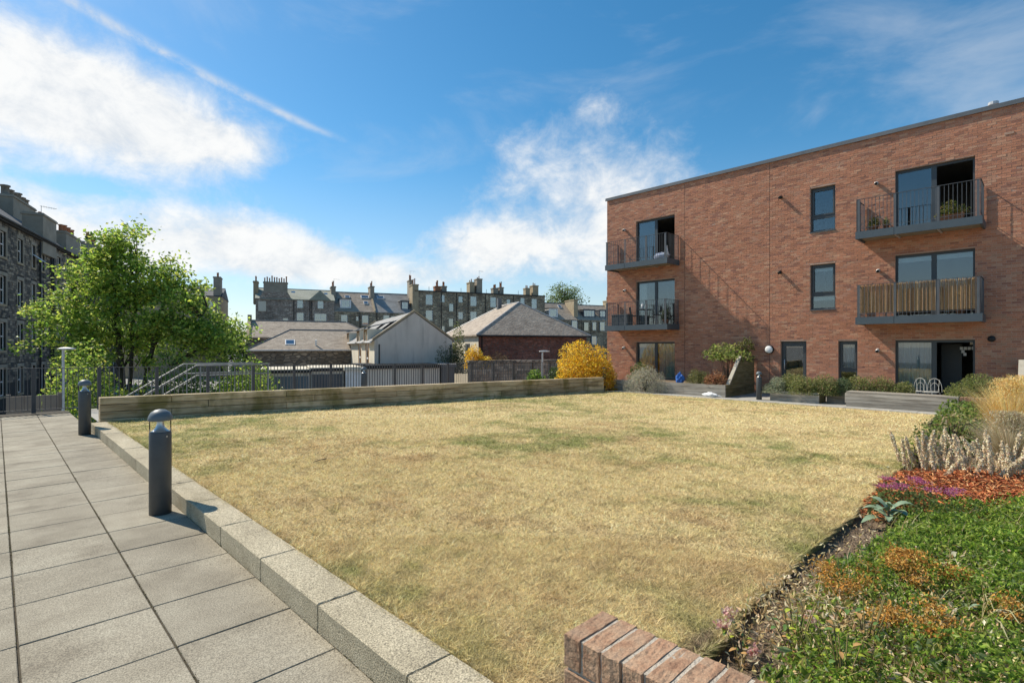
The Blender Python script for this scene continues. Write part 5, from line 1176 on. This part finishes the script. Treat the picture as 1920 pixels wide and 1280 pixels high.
tree('broadleaf_tree', 'large multi-stemmed green tree in front of the dark tenement', (5.28, 36.87, GZ),
     [((-.6, .4, 8.6), (2.4, 2.2, 2.3), 58), ((-.2, -.2, 10.5), (1.6, 1.5, 1.3), 22), ((-2.9, 2.2, 7.2), (1.8, 1.8, 1.2), 20), ((-2.4, 2.0, 5.2), (2.6, 2.4, 1.0), 22), ((2.4, -2.2, 7.0), (1.9, 1.8, 1.8), 40), ((3.6, -3.4, 5.4), (1.9, 1.8, 1.5), 30), ((0, 0, 5.6), (2.8, 2.4, 1.8), 44), ((1.6, -1.5, 9.2), (1.5, 1.4, 1.1), 18)],
     .21, TP, [(0, 0, -.6, .4, 10.6, .2), (.3, -.3, 1.9, -1.7, 9.4, .16), (-.3, .3, -2.2, 1.8, 8.2, .14), (.4, -.2, 3.4, -3.0, 7.4, .13), (0, .1, .5, -.4, 10.0, .14)], 5, 112, .39)
shrub('wild_shrub', 'bright leafy undergrowth shrub below the left side of the big tree', 'shrub', (3.2, 31.5, GZ), (2.0, 1.8, 5.0), 8500, .16, TP+[(.26, .32, .06)], None, .6, .1, 10, 'undergrowth beyond the railings', seed=21)
shrub('wild_shrub', 'dark leafy undergrowth shrub under the middle of the big tree', 'shrub', (6.6, 31.0, GZ), (2.6, 2.0, 4.6), 8500, .16, [(.10, .17, .035), (.16, .25, .05), (.26, .34, .07)], None, .6, .1, 10, 'undergrowth beyond the railings', seed=22)
shrub('wild_shrub', 'green undergrowth shrub at the right foot of the big tree behind the handrails', 'shrub', (10.2, 33.5, GZ), (2.6, 2.0, 5.2), 8500, .16, TP, None, .6, .1, 10, 'undergrowth beyond the railings', seed=23)
tree('broadleaf_tree', 'rounded green tree rising behind the roofs at the right end of the far row', (102, 85, GZ), [((0, 0, 16.6), (4.8, 4.8, 4.6), 95), ((6.2, -2.4, 13.4), (2.8, 2.8, 2.2), 26), ((-3.4, 1.4, 14.0), (2.5, 2.5, 2.5), 20)], .42, [(.13, .19, .07), (.19, .26, .10), (.26, .32, .14), (.11, .15, .06)], [(0, 0, 0, 0, 18, .3), (.2, 0, 4.5, -1.8, 14, .2)], 8, 60, .8)
tree('broadleaf_tree', 'dark tree far down the street left of the stone workshops', (26.0, 93, GZ), [((0, 0, 6.0), (4.2, 3.5, 2.8), 60), ((2.6, -1, 4.2), (2.6, 2.2, 2.4), 26)], .4, [(.07, .11, .035), (.11, .16, .05), (.15, .20, .07)], [(0, 0, 0, 0, 7, .28)], 9, 55, .8)
tree('broadleaf_tree', 'distant yellowish green tree at the end of the street', (31.5, 116, GZ), [((0, 0, 6.5), (5.5, 4, 3.2), 50)], .5, [(.12, .13, .035), (.16, .16, .05), (.09, .11, .03)], [(0, 0, 0, 0, 7, .28)], 10, 50, 1.0)
YG = [(.80, .50, .035), (.88, .58, .05), (.70, .40, .03), (.92, .68, .14), (.52, .34, .04)]
shrub('garden_shrub', 'slim golden shrub beyond the railings against the brick hall', 'shrub', (25.4, 29.9, .0), (.75, .7, 1.75), 2200, .13, YG, None, .45, .3, 8, seed=31)
shrub('garden_shrub', 'lower golden shrub spreading along the boundary wall top', 'shrub', (26.1, 29.6, .0), (1.1, .8, .95), 1500, .13, YG, None, .45, .3, 8, seed=32)
shrub('climbing_plant', 'green climber growing up the pale side wall of the brick hall', 'shrub', (27.6, 34.6, -.6), (.7, .8, 3.9), 2600, .14, [(.10, .14, .04), (.16, .19, .06), (.24, .24, .10)], None, .5, .2, 8, seed=33)
shrub('garden_shrub', 'grey green bramble between the grey gable and the climber', 'shrub', (25.6, 33.0, -.4), (1.5, 1.0, 2.2), 2400, .13, [(.14, .15, .07), (.20, .20, .10), (.08, .10, .04)], None, .4, .2, 8, seed=34)
shrub('garden_shrub', 'thin dry bush in front of the dark brick wall of the hall', 'shrub', (28.1, 30.0, .0), (1.0, .8, 1.15), 700, .10, [(.30, .22, .12), (.22, .17, .09)], dry_m, .3, .3, 14, seed=35)
shrub('garden_shrub', 'bright green leafy bush in front of the railings left of the golden shrub', 'shrub', (17.6, 16.3, walk_z(17.6)), (.6, .5, .75), 900, .12, [(.10, .19, .03), (.16, .27, .04), (.22, .33, .06)], None, .5, .4, 8, seed=36)
shrub('garden_shrub', 'dark green bush tucked against the left foot of the golden shrub', 'shrub', (18.25, 15.6, walk_z(18.25)), (.55, .5, .9), 800, .11, [(.05, .09, .02), (.08, .13, .03)], None, .5, .4, 8, seed=37)
# ------------------------------------------------------------------ plants by the building
shrub('golden_shrub', 'big golden yellow shrub at the corner between sleeper wall and brick building', 'shrub', (19.1, 14.75, -.27), (1.6, 1.5, 2.0), 13000, .12, YG, None, .38, .4, 24, lump=.34, seed=41, jit=.22)
GRY = [(.44, .44, .36), (.56, .55, .46), (.34, .35, .28), (.62, .57, .44)]
shrub('lavender_bush', 'silvery grey bush spilling over the front of the left planter', 'shrub', (19.25, 11.75, -.29), (.66, .98, 1.08), 6500, .075, GRY, None, .16, .7, 26, seed=42)
shrub('garden_shrub', 'yellow grey twiggy bush behind the silvery grey bush', 'shrub', (19.95, 12.25, .09), (.5, .7, .75), 2400, .07, [(.46, .37, .16), (.52, .44, .24), (.36, .32, .16)], dry_m, .2, .6, 20, seed=43)
shrub('garden_shrub', 'dark green leafy plant by the lower left patio door', 'shrub', (20.9, 12.95, .09), (.5, .5, .75), 500, .15, [(.06, .11, .025), (.10, .17, .035)], None, .35, .7, 8, seed=44)
shrub('rosemary_bush', 'upright yellow green bush in the planter right of the blue bag', 'shrub', (19.85, 9.65, .09), (.42, .48, .68), 2600, .08, [(.24, .25, .09), (.30, .30, .13), (.18, .19, .07)], None, .14, 1.2, 20, seed=45)
shrub('dried_plant', 'withered reddish brown plant in the planter beside the timber screen', 'dried plant', (19.8, 8.95, .09), (.38, .45, .55), 900, .10, [(.36, .17, .09), (.44, .24, .13), (.28, .14, .08)], dry_m, .35, .0, 16, seed=46)
tp = shrub('tall_shrub', 'tall green leafy shrub rising over the top of the timber screen', 'shrub', (21.2, 9.1, .09), (.8, .85, .55), 800, .14, [(.16, .23, .05), (.26, .32, .08), (.36, .38, .13)], None, .5, .2, 16, seed=47, lift=1.0, lump=.75)
shrub('tall_shrub', 'smaller sparse leafy shrub between the tall shrub and the round wall lamp', 'shrub', (21.8, 8.6, .09), (.3, .35, .5), 260, .11, [(.14, .16, .05), (.24, .23, .08)], None, .5, .2, 8, seed=48, lift=1.4)
tw = thing('dry_stems', 'bare reddish stems standing in the planter behind the withered plant', 'dried plant', (20.4, 9.2, .09)); m = MB()
for k in range(14):
    a = random.random()*6.28; r_ = random.uniform(.05, .35); h = random.uniform(.6, 1.15); m.tube([(r_*.4*math.cos(a), r_*.6*math.sin(a), 0), (r_*.6*math.cos(a)+.03, r_*math.sin(a), h*.6), (r_*math.cos(a), r_*1.4*math.sin(a), h)], [.007, .005, .003], 4)
m.build('stems', noise_mat('dry_stem', [(.24, .15, .11), (.32, .22, .16)], 5, .9), tw, world=False, kind='stuff')
HG = [(.20, .25, .075), (.28, .32, .10), (.36, .37, .14), (.15, .19, .07), (.40, .36, .18)]
HS = [(.26, .30, .20), (.36, .39, .27), (.44, .46, .33)]
for lb, x, y, z, r_, pal, sd in [
    ('silvery green hebe at the left end of the clipped row in the planters', 19.75, 6.72, -.02, (.48, .45, .52), HS, 51),
    ('green clipped hebe behind the silvery one, in front of the entrance door', 20.1, 6.35, -.02, (.45, .5, .72), HG, 52),
    ('mounded yellow green hebe hanging over the front of the low planter', 19.75, 5.85, -.02, (.48, .55, .62), HG, 53),
    ('green hebe filling the right end of the low planter', 20.0, 5.3, -.02, (.5, .5, .70), HG, 54),
    ('blue green hebe over the dark set-back planter', 20.3, 4.85, -.02, (.45, .45, .58), [(.10, .16, .08), (.15, .21, .11), (.20, .25, .13)], 55),
    ('green hebe behind the left part of the bench', 20.5, 4.3, -.02, (.5, .5, .72), HG, 56),
    ('brownish green hebe behind the bench in front of the brick pier', 20.6, 3.75, -.02, (.5, .45, .66), HG+[(.28, .20, .12)], 57),
    ('last green hebe of the row, in front of the curtained patio door', 20.6, 3.25, -.02, (.45, .42, .6), HG, 58)]:
    shrub('hebe_shrub', lb, 'shrub', (x, y, z), r_, 3000, .06, pal, None, .4, .5, 10, 'clipped shrubs in the planters', lump=.2, seed=sd)
shrub('hebe_shrub', 'big rounded green shrub at the right end of the bench', 'shrub', (20.0, 1.35, .03), (.62, .8, .78), 5200, .06, HG[:4], None, .4, .5, 14, lump=.18, seed=59)
shrub('garden_shrub', 'bright green bush at the right edge behind the leaning pale board', 'shrub', (18.6, .10, -.3), (.45, .4, 1.25), 900, .10, [(.08, .15, .03), (.13, .22, .04)], None, .5, .4, 8, seed=60)
shrub('garden_shrub', 'orange brown leaved bush right of the short far brick wall', 'shrub', (17.0, .42, -.3), (.5, .45, 1.05), 1300, .09, [(.40, .17, .05), (.48, .26, .08), (.18, .19, .05), (.34, .13, .05)], None, .5, .3, 8, seed=61)

# garden chairs, bags
chair_m = noise_mat('chair_paint', [(.40, .39, .36), (.52, .51, .47)], 6, .6)
def wire_chair(label, loc, rz):
    t = thing('wire_chair', label, 'chair', loc, rz, 'white chairs in front of the curtained door')
    for a in (-1, 1):
        for b in (-1, 1): MB().tube([(a*.2, b*.2, 0), (a*.17, b*.17, .44)], .012, 6).build('leg', chair_m, t, world=False)
    MB().lathe([(0, .44), (.22, .44), (.22, .46), (0, .46)], n=20).build('seat', chair_m, t, world=False)
    m = MB(); arc = [(.22*math.cos(a), -.2, .45+.42*math.sin(a)**.7) for a in [math.pi*k/12 for k in range(13)]]; m.tube(arc, .008, 6)
    arc2 = [(.13*math.cos(a), -.2, .45+.28*math.sin(a)**.7) for a in [math.pi*k/10 for k in range(11)]]; m.tube(arc2, .006, 6)
    for k in (-.1, 0, .1): m.tube([(k, -.2, .45), (k*1.5, -.2, .84)], .007, 5)
    m.build('backrest', chair_m, t, world=False)
wire_chair('white wire chair behind the bench, the left one of the pair', (21.25, 2.98, -.285), 1.0); wire_chair('white wire chair behind the bench, the right one nearer the open door', (21.25, 2.6, -.285), 1.1)
def cloth(name, label, cat, loc, sx, sy, sz, mat, seed, part):
    t = thing(name, label, cat, loc); r = random.Random(seed); bm = bmesh.new(); bmesh.ops.create_icosphere(bm, subdivisions=4, radius=1); ks = [(Vector((r.gauss(0, 1), r.gauss(0, 1), r.gauss(0, 1))), r.uniform(2, 6), r.uniform(0, 6)) for _ in range(7)]
    for v in bm.verts:
        k = 1+sum(.07*math.sin(d.dot(v.co)*f+p) for d, f, p in ks); v.co = Vector((v.co.x*sx*k, v.co.y*sy*k, max(0, (v.co.z+.75)*sz*k)))
    me = bpy.data.meshes.new(part); bm.to_mesh(me); bm.free(); me.materials.append(mat); put(part, me, (0, 0, 0), t); return t
bb = cloth('blue_bag', 'blue plastic bag standing on the left planter', 'bag', (20.0, 10.55, .09), .10, .17, .22, blue_m, 3, 'body')
MB().tube([(-.03, -.07, .33), (-.03, -.04, .42), (-.03, .05, .42), (-.03, .08, .33)], .012, 6).build('handle', blue_m, bb, world=False)
wb = cloth('white_bag', 'white crumpled bag lying on the path in front of the left planter', 'bag', (19.15, 8.85, -.27), .11, .26, .08, white_m, 5, 'body')
MB().tube([(.0, -.24, .04), (.02, -.34, .05), (.03, -.42, .015)], [.03, .022, .01], 6).build('handle', white_m, wb, world=False)

# ------------------------------------------------------------------ flower bed
def bz(x, y): return float(bed_z(np.array([x]), np.array([y]))[0])
def scatter(n, x0, x1, y0, y1, keep):
    x = rng.uniform(x0, x1, n); y = rng.uniform(y0, y1, n); k = (rng.random(n) < keep(x, y)) & (y < bed_edge(x)-.02); return x[k], y[k]
gauss = lambda x, y, a, b, rx, ry: np.exp(-((x-a)/rx)**2-((y-b)/ry)**2)
# leafy ground cover
def cov(x, y):
    e = bed_edge(x)-y
    k = np.clip((e-.12-.22*gauss(x, y, 5.0, 1.0, 1.0, .6)-.15*gauss(x, y, 2.6, 1.0, .6, .4))/.12, 0, 1)*np.clip((7.35-x+1.6*(.2-y))/.4, 0, 1)
    k *= 1-.55*gauss(x, y, 3.4, .75, .4, .3)
    return k*np.clip(.25+1.5*fbm(x, y, 2.6, 51, 3), 0, 1)
x, y = scatter(150000, 2.3, 8.2, -2.2, 1.3, cov); hgt = .05+.24*fbm(x, y, 2.6, 52, 4)*np.clip((bed_edge(x)-y)/.5, .25, 1); u = rng.random(len(x))**.6
P = np.stack([x, y, bed_z(x, y)+hgt*u*1.15+.01], 1)
col = pick_cols(len(x), [(.17, .27, .035), (.25, .37, .045), (.34, .46, .065), (.44, .54, .11), (.11, .18, .03)], .2)
o = leaves('ground_cover', P, np.where(x < 4.5, .028, .036), col, leaf_m, None, .5, .5, flat=.25); tag(o, 'low bright green leafy ground cover filling the flower bed', 'ground cover', kind='stuff')
x, y = scatter(9000, 2.3, 7.6, -1.5, 1.25, cov); P = np.stack([x, y, bed_z(x, y)+.06+.2*fbm(x, y, 2.6, 52, 4)*(.6+.5*rng.random(len(x)))], 1)
o = leaves('broad_leaves', P, .06, pick_cols(len(x), [(.11, .20, .03), (.17, .28, .05), (.30, .40, .10), (.36, .36, .10), (.24, .32, .14)], .2), leaf_m, None, .45, .8); tag(o, 'larger green leaves poking out of the ground cover', 'leaves', kind='stuff')
x, y = scatter(2600, 2.3, 6.5, -1, 1.2, lambda x, y: .8*cov(x, y)+.3*gauss(x, y, 3.3, .6, .6, .5)); B = np.stack([x, y, bed_z(x, y)], 1)
o = blades('dry_stalks', B, rng.uniform(.15, .34, len(x)), .005, .7, pick_cols(len(x), [(.5, .42, .2), (.6, .5, .3), (.3, .33, .1), (.44, .3, .14)], .2), dry_m, None, 3); tag(o, 'thin dry stalks standing in the flower bed', 'stalks', kind='stuff')
# straw and withered leaf litter among it
x, y = scatter(40000, 2.2, 5.6, -.8, 1.2, lambda x, y: np.clip(.05+.9*gauss(x, y, 3.3, .75, .55, .4)+.7*gauss(x, y, 3.0, .3, .5, .5)+.5*gauss(x, y, 4.5, .35, .4, .2), 0, 1))
P = np.stack([x, y, bed_z(x, y)+.02+.16*rng.random(len(x))], 1)
o = leaves('leaf_litter', P, .034, pick_cols(len(x), [(.62, .50, .30), (.52, .40, .20), (.70, .60, .40), (.42, .28, .13)], .2), dry_m, None, .4, .2); tag(o, 'straw coloured withered leaves lying among the ground cover', 'leaf litter', kind='stuff')
# red bark mulch
def mul(x, y): return np.clip(1.5*gauss(x, y, 7.3, .85, 1.5, .75)+.9*gauss(x, y, 8.4, .2, 1.3, .6)-.12, 0, 1)*(x > 5.85)
x, y = scatter(34000, 5.8, 10.5, -1.2, 1.35, mul); n = len(x); a = rng.random(n)*6.283
C3 = np.stack([x, y, bed_z(x, y)+.015+.15*rng.random(n)*np.clip(mul(x, y), .2, 1)], 1)
o = leaves('bark_mulch', C3, .075, pick_cols(n, [(.44, .135, .05), (.54, .21, .08), (.33, .095, .04), (.60, .31, .14)], .2), chip_m, None, .22, 0, np.stack([np.cos(a), np.sin(a), rng.normal(size=n)*.45], 1)); tag(o, 'red brown bark mulch and dry fronds on the flower bed', 'mulch', kind='stuff')
# clods on bare soil
x, y = scatter(5200, 1.6, 6.6, -.4, 1.25, lambda x, y: np.clip(1-cov(x, y)*2, 0, 1)*.9); n = len(x); s_ = rng.uniform(.004, .014, n)
oc = np.array([(1, 0, 0), (-1, 0, 0), (0, 1, 0), (0, -1, 0), (0, 0, 1), (0, 0, -1.)]); fo = np.array([(0, 2, 4), (2, 1, 4), (1, 3, 4), (3, 0, 4), (2, 0, 5), (1, 2, 5), (3, 1, 5), (0, 3, 5)])
V = (np.stack([x, y, bed_z(x, y)+.004], 1)[:, None, :]+oc[None]*s_[:, None, None]*rng.uniform(.6, 1.3, (n, 6, 1))).reshape(-1, 3)
o = np_mesh('soil_clods', V, (np.arange(n)[:, None, None]*6+fo[None]).reshape(-1, 3), soil_m); tag(o, 'crumbly clods of dry soil along the lawn edge', 'soil', kind='stuff')
# orange dried flower heads
OR = [(.52, .27, .06), (.60, .34, .09), (.46, .22, .05), (.64, .42, .15)]
def orange(label, x, y, rx, ry, h, n, sd):
    t = thing('dried_sedum', label, 'dried plant', (x, y, bz(x, y)), 0, 'orange dried flower clumps'); r = np.random.default_rng(sd)
    k = max(6, int(13*rx*ry/.06)); hx = r.normal(size=(k, 2))*np.array([rx, ry])*.85; hz_ = h*(.75+.4*r.random(k))
    P = np.concatenate([np.concatenate([r.normal(size=(n//k, 2))*.04+hx[i], (hz_[i]+r.normal(size=(n//k, 1))*.018)], 1) for i in range(k)])
    leaves('flower_heads', P, .02, pick_cols(len(P), OR, .2), dry_m, t, .5, .6, kind='stuff')
    m = MB()
    for i in range(k): m.tube([(hx[i, 0]*.7, hx[i, 1]*.7, -.02), (hx[i, 0], hx[i, 1], hz_[i])], [.004, .003], 4)
    m.build('stems', noise_mat('dry_stem_%d' % sd, [(.2, .15, .06), (.3, .22, .1)], 5, .9), t, world=False, kind='stuff')
orange('large patch of orange dried flower heads in the middle of the green bed', 4.15, .60, .30, .18, .22, 3000, 71); orange('small orange dried flower patch beside the bare soil', 3.62, .90, .14, .10, .2, 800, 72)
orange('orange dried flower patch nearest the bottom of the picture', 3.4, .50, .16, .09, .22, 1000, 73); orange('small orange dried tuft at the right edge of the green bed', 3.95, .12, .08, .08, .2, 400, 74)
# wilted large leaves
wl = thing('wilted_plant', 'clump of wilted grey green leaves drooping over the ground cover', 'plant', (4.25, .30, bz(4.25, .3)))
def big_leaf(root, c, ax, L, w, mat, droop=.3, fold=.25):
    ax = Vector(ax).normalized(); sd = ax.cross(Vector((0, 0, 1))).normalized(); V = []; F = []; n = 6
    for i in range(n+1):
        t = i/n; p = Vector(c)+ax*L*t+Vector((0, 0, -droop*L*t*t)); ww = w*math.sin(math.pi*min(1, t*.92+.06))**.8*.5
        V += [p-sd*ww+Vector((0, 0, fold*ww)), p, p+sd*ww+Vector((0, 0, fold*ww))]
    for i in range(n): F += [(i*3, i*3+1, i*3+4, i*3+3), (i*3+1, i*3+2, i*3+5, i*3+4)]
    m = MB(); m.add(V, F); return m.build('leaf', mat, root, True, False)
wilt_m = noise_mat('wilted_leaf', [(.20, .22, .13), (.34, .33, .22), (.42, .38, .27)], 12, .8, .5, 40); sage_m = noise_mat('sage_leaf', [(.15, .22, .13), (.24, .31, .20)], 10, .6, .3, 30); rg_m = noise_mat('green_leaf', [(.07, .14, .03), (.12, .20, .05)], 10, .5, .2, 30)
r = random.Random(4)
for k in range(26):
    a = r.random()*6.283; q = (r.gauss(0, .28), r.gauss(0, .12), r.uniform(.11, .18)); big_leaf(wl, q, (math.cos(a), math.sin(a), r.uniform(-.3, .3)), r.uniform(.05, .09), r.uniform(.018, .032), wilt_m if r.random() < .7 else sage_m, r.uniform(.3, .9), r.uniform(-.5, .6))
m = MB()
for k in range(26):
    x_, y_ = r.gauss(0, .28), r.gauss(0, .13); m.tube([(x_*.5, y_*.5, -.02), (x_*.8, y_*.8, .17), (x_, y_, .2), (x_*1.25, y_*1.3, .16)], [.004, .0035, .003, .002], 4)
m.build('stems', noise_mat('pale_stem', [(.34, .32, .16), (.44, .40, .22)], 5, .8), wl, world=False, kind='stuff')
# hellebore-like plant at the lawn edge
hb = thing('broad_leaved_plant', 'plant with large sage green leaves at the lawn edge below the mulch', 'plant', (5.75, 1.0, bz(5.75, 1.0)))
for k in range(13):
    a = k*2.4; big_leaf(hb, (.02*math.cos(a), .02*math.sin(a), .05+.012*k), (math.cos(a), math.sin(a), .55+.05*k), r.uniform(.17, .27), r.uniform(.07, .10), sage_m, .55, .35)
m = MB(); m.tube([(0, 0, -.03), (0, 0, .2)], [.012, .007], 6); m.build('stem', bark_m, hb, world=False)
# pink sedum
sd_ = thing('pink_sedum', 'low plant with magenta pink flower heads in front of the red mulch', 'plant', (6.35, .92, bz(6.35, .92)))
P = shell_points(2200, .55, .5, .26, .3, .3, seed=81); P[:, 2] = np.abs(P[:, 2])+.01; P[:, 1] = np.minimum(P[:, 1], .27); leaves('foliage', P, .035, pick_cols(len(P), [(.10, .16, .04), (.15, .21, .06), (.20, .25, .08)], .2), leaf_m, sd_, .6, .6)
pink = [(.50, .11, .26), (.58, .20, .36), (.42, .08, .20), (.62, .30, .42)]
for k in range(9):
    a = r.random()*6.283; d_ = r.random()**.5*.42; cx_, cy_ = d_*math.cos(a), min(.2, d_*.9*math.sin(a)); g = rng.normal(size=(150, 3))*np.array([.038, .038, .009]); leaves('flower_head', g+np.array([cx_, cy_, .27+.06*r.random()]), .014, pick_cols(150, pink, .15), leaf_m, sd_, .8, 1.0, kind='stuff')
# woolly spikes
spm = []
fur_m = attr_mat('woolly_spike', .95, .1, spec=.1)
for v in range(5):
    rr = np.random.default_rng(v); H = .36; n = 620; t = rr.random(n); a = rr.random(n)*6.283; wv = .013+.009*np.abs(np.sin(t*H*75+v)); wv *= np.clip((1.05-t)*5, .3, 1)
    P = np.stack([np.cos(a)*wv*rr.random(n)**.4, np.sin(a)*wv*rr.random(n)**.4, .14+t*H], 1); ob = leaves('flower_spike', P, .022, pick_cols(n, [(.86, .74, .53), (.78, .66, .46), (.90, .81, .63), (.66, .48, .30)], .15), fur_m, None, .55, .3)
    spm.append(ob.data); bpy.data.objects.remove(ob)
def spikes(label, x, y, n, rx, ry, sd):
    t = thing('woolly_spike_plant', label, 'plant', (x, y, bz(x, y)), 0, 'pale woolly flower spikes'); q = random.Random(sd); st = MB()
    for k in range(n):
        sx_, sy_ = q.gauss(0, rx), q.gauss(0, ry); ob = put('flower_spike', q.choice(spm), (sx_, sy_, 0), t, (q.gauss(0, .27), q.gauss(0, .27), q.random()*6)); s3 = q.uniform(.45, 1.35); ob.scale = (1.15, 1.15, s3)
        st.tube([(sx_, sy_, -.03), (sx_, sy_, .2)], [.006, .005], 4)
    st.build('stems', wilt_m, t, world=False, kind='stuff')
    for k in range(16): a = q.random()*6.283; big_leaf(t, (q.gauss(0, rx), q.gauss(0, ry), q.uniform(.03, .1)), (math.cos(a), math.sin(a), .2), q.uniform(.1, .17), q.uniform(.04, .06), sage_m if k % 2 else wilt_m, .4, .3)
spikes('dense clump of pale woolly flower spikes at the lawn side of the mulch', 8.75, 1.0, 24, .22, .20, 1); spikes('middle clump of pale woolly flower spikes above the red mulch', 9.0, .68, 14, .25, .14, 2); spikes('leaning clump of pale woolly spikes in front of the golden grass', 9.2, .34, 18, .28, .16, 3)
# golden grass
def grass_clump(label, x, y, n, h, spread, pal, sd):
    t = thing('ornamental_grass', label, 'grass', (x, y, bz(x, y)), 0, 'tall golden grasses'); a = rng.random(n)*6.283; d_ = np.stack([np.cos(a), np.sin(a), 0*a], 1)
    B = d_*(rng.random((n, 1))**.6)*np.array([.16, .16, 0]); B[:, 2] = -.01
    blades('blades', B, h*(.55+.5*rng.random(n)), .006, spread, pick_cols(n, pal, .18), dry_m, t, 4, None, d_)
    m_ = n*2; a = rng.random(m_)*6.283; q = rng.random(m_); rr = spread*h*.5*(.3+q)*rng.random(m_)**.5; P = np.stack([np.cos(a)*rr, np.sin(a)*rr, h*(.62+.38*rng.random(m_))], 1); leaves('seed_heads', P, .05, pick_cols(m_, pal, .2), dry_m, t, .08, 1.2)
GG = [(.86, .62, .24), (.90, .70, .32), (.76, .52, .18), (.92, .77, .44)]
grass_clump('tall feathery golden grass at the right edge of the picture', 12.3, .42, 2200, 1.25, .42, GG, 1); grass_clump('lower bleached grass clump in front of the tall golden grass', 10.6, .38, 1600, .80, .6, [(.60, .52, .34), (.66, .58, .42), (.5, .4, .22)], 2); grass_clump('golden grass clump half hidden behind the tall one', 13.5, .30, 1300, 1.3, .4, GG, 3)
shrub('garden_shrub', 'glossy green leafy bush at the far end of the flower bed by the bench', 'shrub', (15.2, 1.30, bz(15.2, 1.3)), (.75, .6, .72), 1700, .09, [(.16, .25, .05), (.24, .33, .07), (.34, .40, .11), (.10, .17, .035)], None, .55, .3, 10, seed=91)
shrub('garden_shrub', 'sprawling green bush with bare twigs behind the woolly spikes', 'shrub', (11.6, 1.15, bz(11.6, 1.15)), (.75, .5, .62), 1100, .075, [(.16, .23, .06), (.25, .29, .09), (.46, .37, .2), (.11, .17, .045)], None, .5, .3, 26, seed=92)
shrub('garden_shrub', 'leafy yellow green bush between the far bush and the golden grass', 'shrub', (13.6, 1.0, bz(13.6, 1.0)), (.8, .5, .6), 1300, .08, [(.20, .27, .06), (.30, .35, .09), (.5, .4, .2)], None, .5, .3, 18, seed=93)
shrub('garden_shrub', 'straggly low bush with lime leaves at the lawn edge left of the spikes', 'shrub', (9.3, 1.28, bz(9.3, 1.28)), (.5, .25, .35), 260, .06, [(.16, .22, .04), (.28, .30, .07), (.34, .27, .15)], None, .5, .3, 22, seed=94)
# roses by the near wall
def rose(label, x, y, h, n, sd, heads):
    t = thing('rose_plant', label, 'plant', (x, y, bz(x, y))); q = random.Random(sd); m = MB(); ends = []
    for k in range(n):
        a = q.random()*6.283; d_ = q.uniform(.03, .14); e = Vector((d_*math.cos(a), d_*math.sin(a), h*q.uniform(.6, 1))); m.tube([(e.x*.15, e.y*.15, -.03), (e.x*.5, e.y*.4, e.z*.5), tuple(e)], [.004, .0032, .002], 5); ends.append(e)
    m.build('stems', noise_mat('rose_stem_%d' % sd, [(.20, .14, .06), (.26, .22, .08)], 6, .8), t, world=False, kind='stuff')
    for k in range(heads):
        g = rng.normal(size=(60, 3))*.016; leaves('flower', g+np.array(ends[k]), .02, pick_cols(60, [(.72, .46, .42), (.76, .58, .50), (.64, .34, .32), (.78, .66, .48)], .12), leaf_m, t, .8, .2, kind='stuff')
    for k in range(n*2):
        e = ends[k % n]*q.uniform(.4, .95); a = q.random()*6.283; big_leaf(t, tuple(e), (math.cos(a), math.sin(a), .2), q.uniform(.03, .05), q.uniform(.016, .026), q.choice((rg_m, lime_m, rust_m)), .4, .3)
lime_m = noise_mat('lime_leaf', [(.30, .34, .03), (.42, .44, .05)], 12, .6); rust_m = noise_mat('rust_leaf', [(.36, .19, .06), (.42, .26, .10)], 12, .8)
rose('small rose with faded pink blooms at the near corner of the bed', 2.62, 1.06, .20, 8, 1, 3); rose('taller thin rose with rusty leaves right of the pink blooms', 2.78, .86, .34, 14, 2, 1); rose('sparse withering rose at the bottom edge of the picture', 2.62, .62, .36, 10, 3, 0)
rose('leafy rose stem with green and rusty leaves among the withered litter', 3.05, .62, .36, 12, 4, 0)
# fallen twigs on the lawn
tg = thing('fallen_twig', 'tiny dry twig lying on the lawn right of the near bollard', 'twig', (3.0, 6.6, float(lawn_height(np.array([3.0]), np.array([6.6]))[0])+.02)); MB().tube([(-.1, -.02, .0), (0, .01, .012), (.1, .03, .01)], .005, 5).build('stick', bark_m, tg, world=False); MB().tube([(0, .01, .012), (.05, -.05, .015)], .003, 5).build('side_stick', bark_m, tg, world=False)
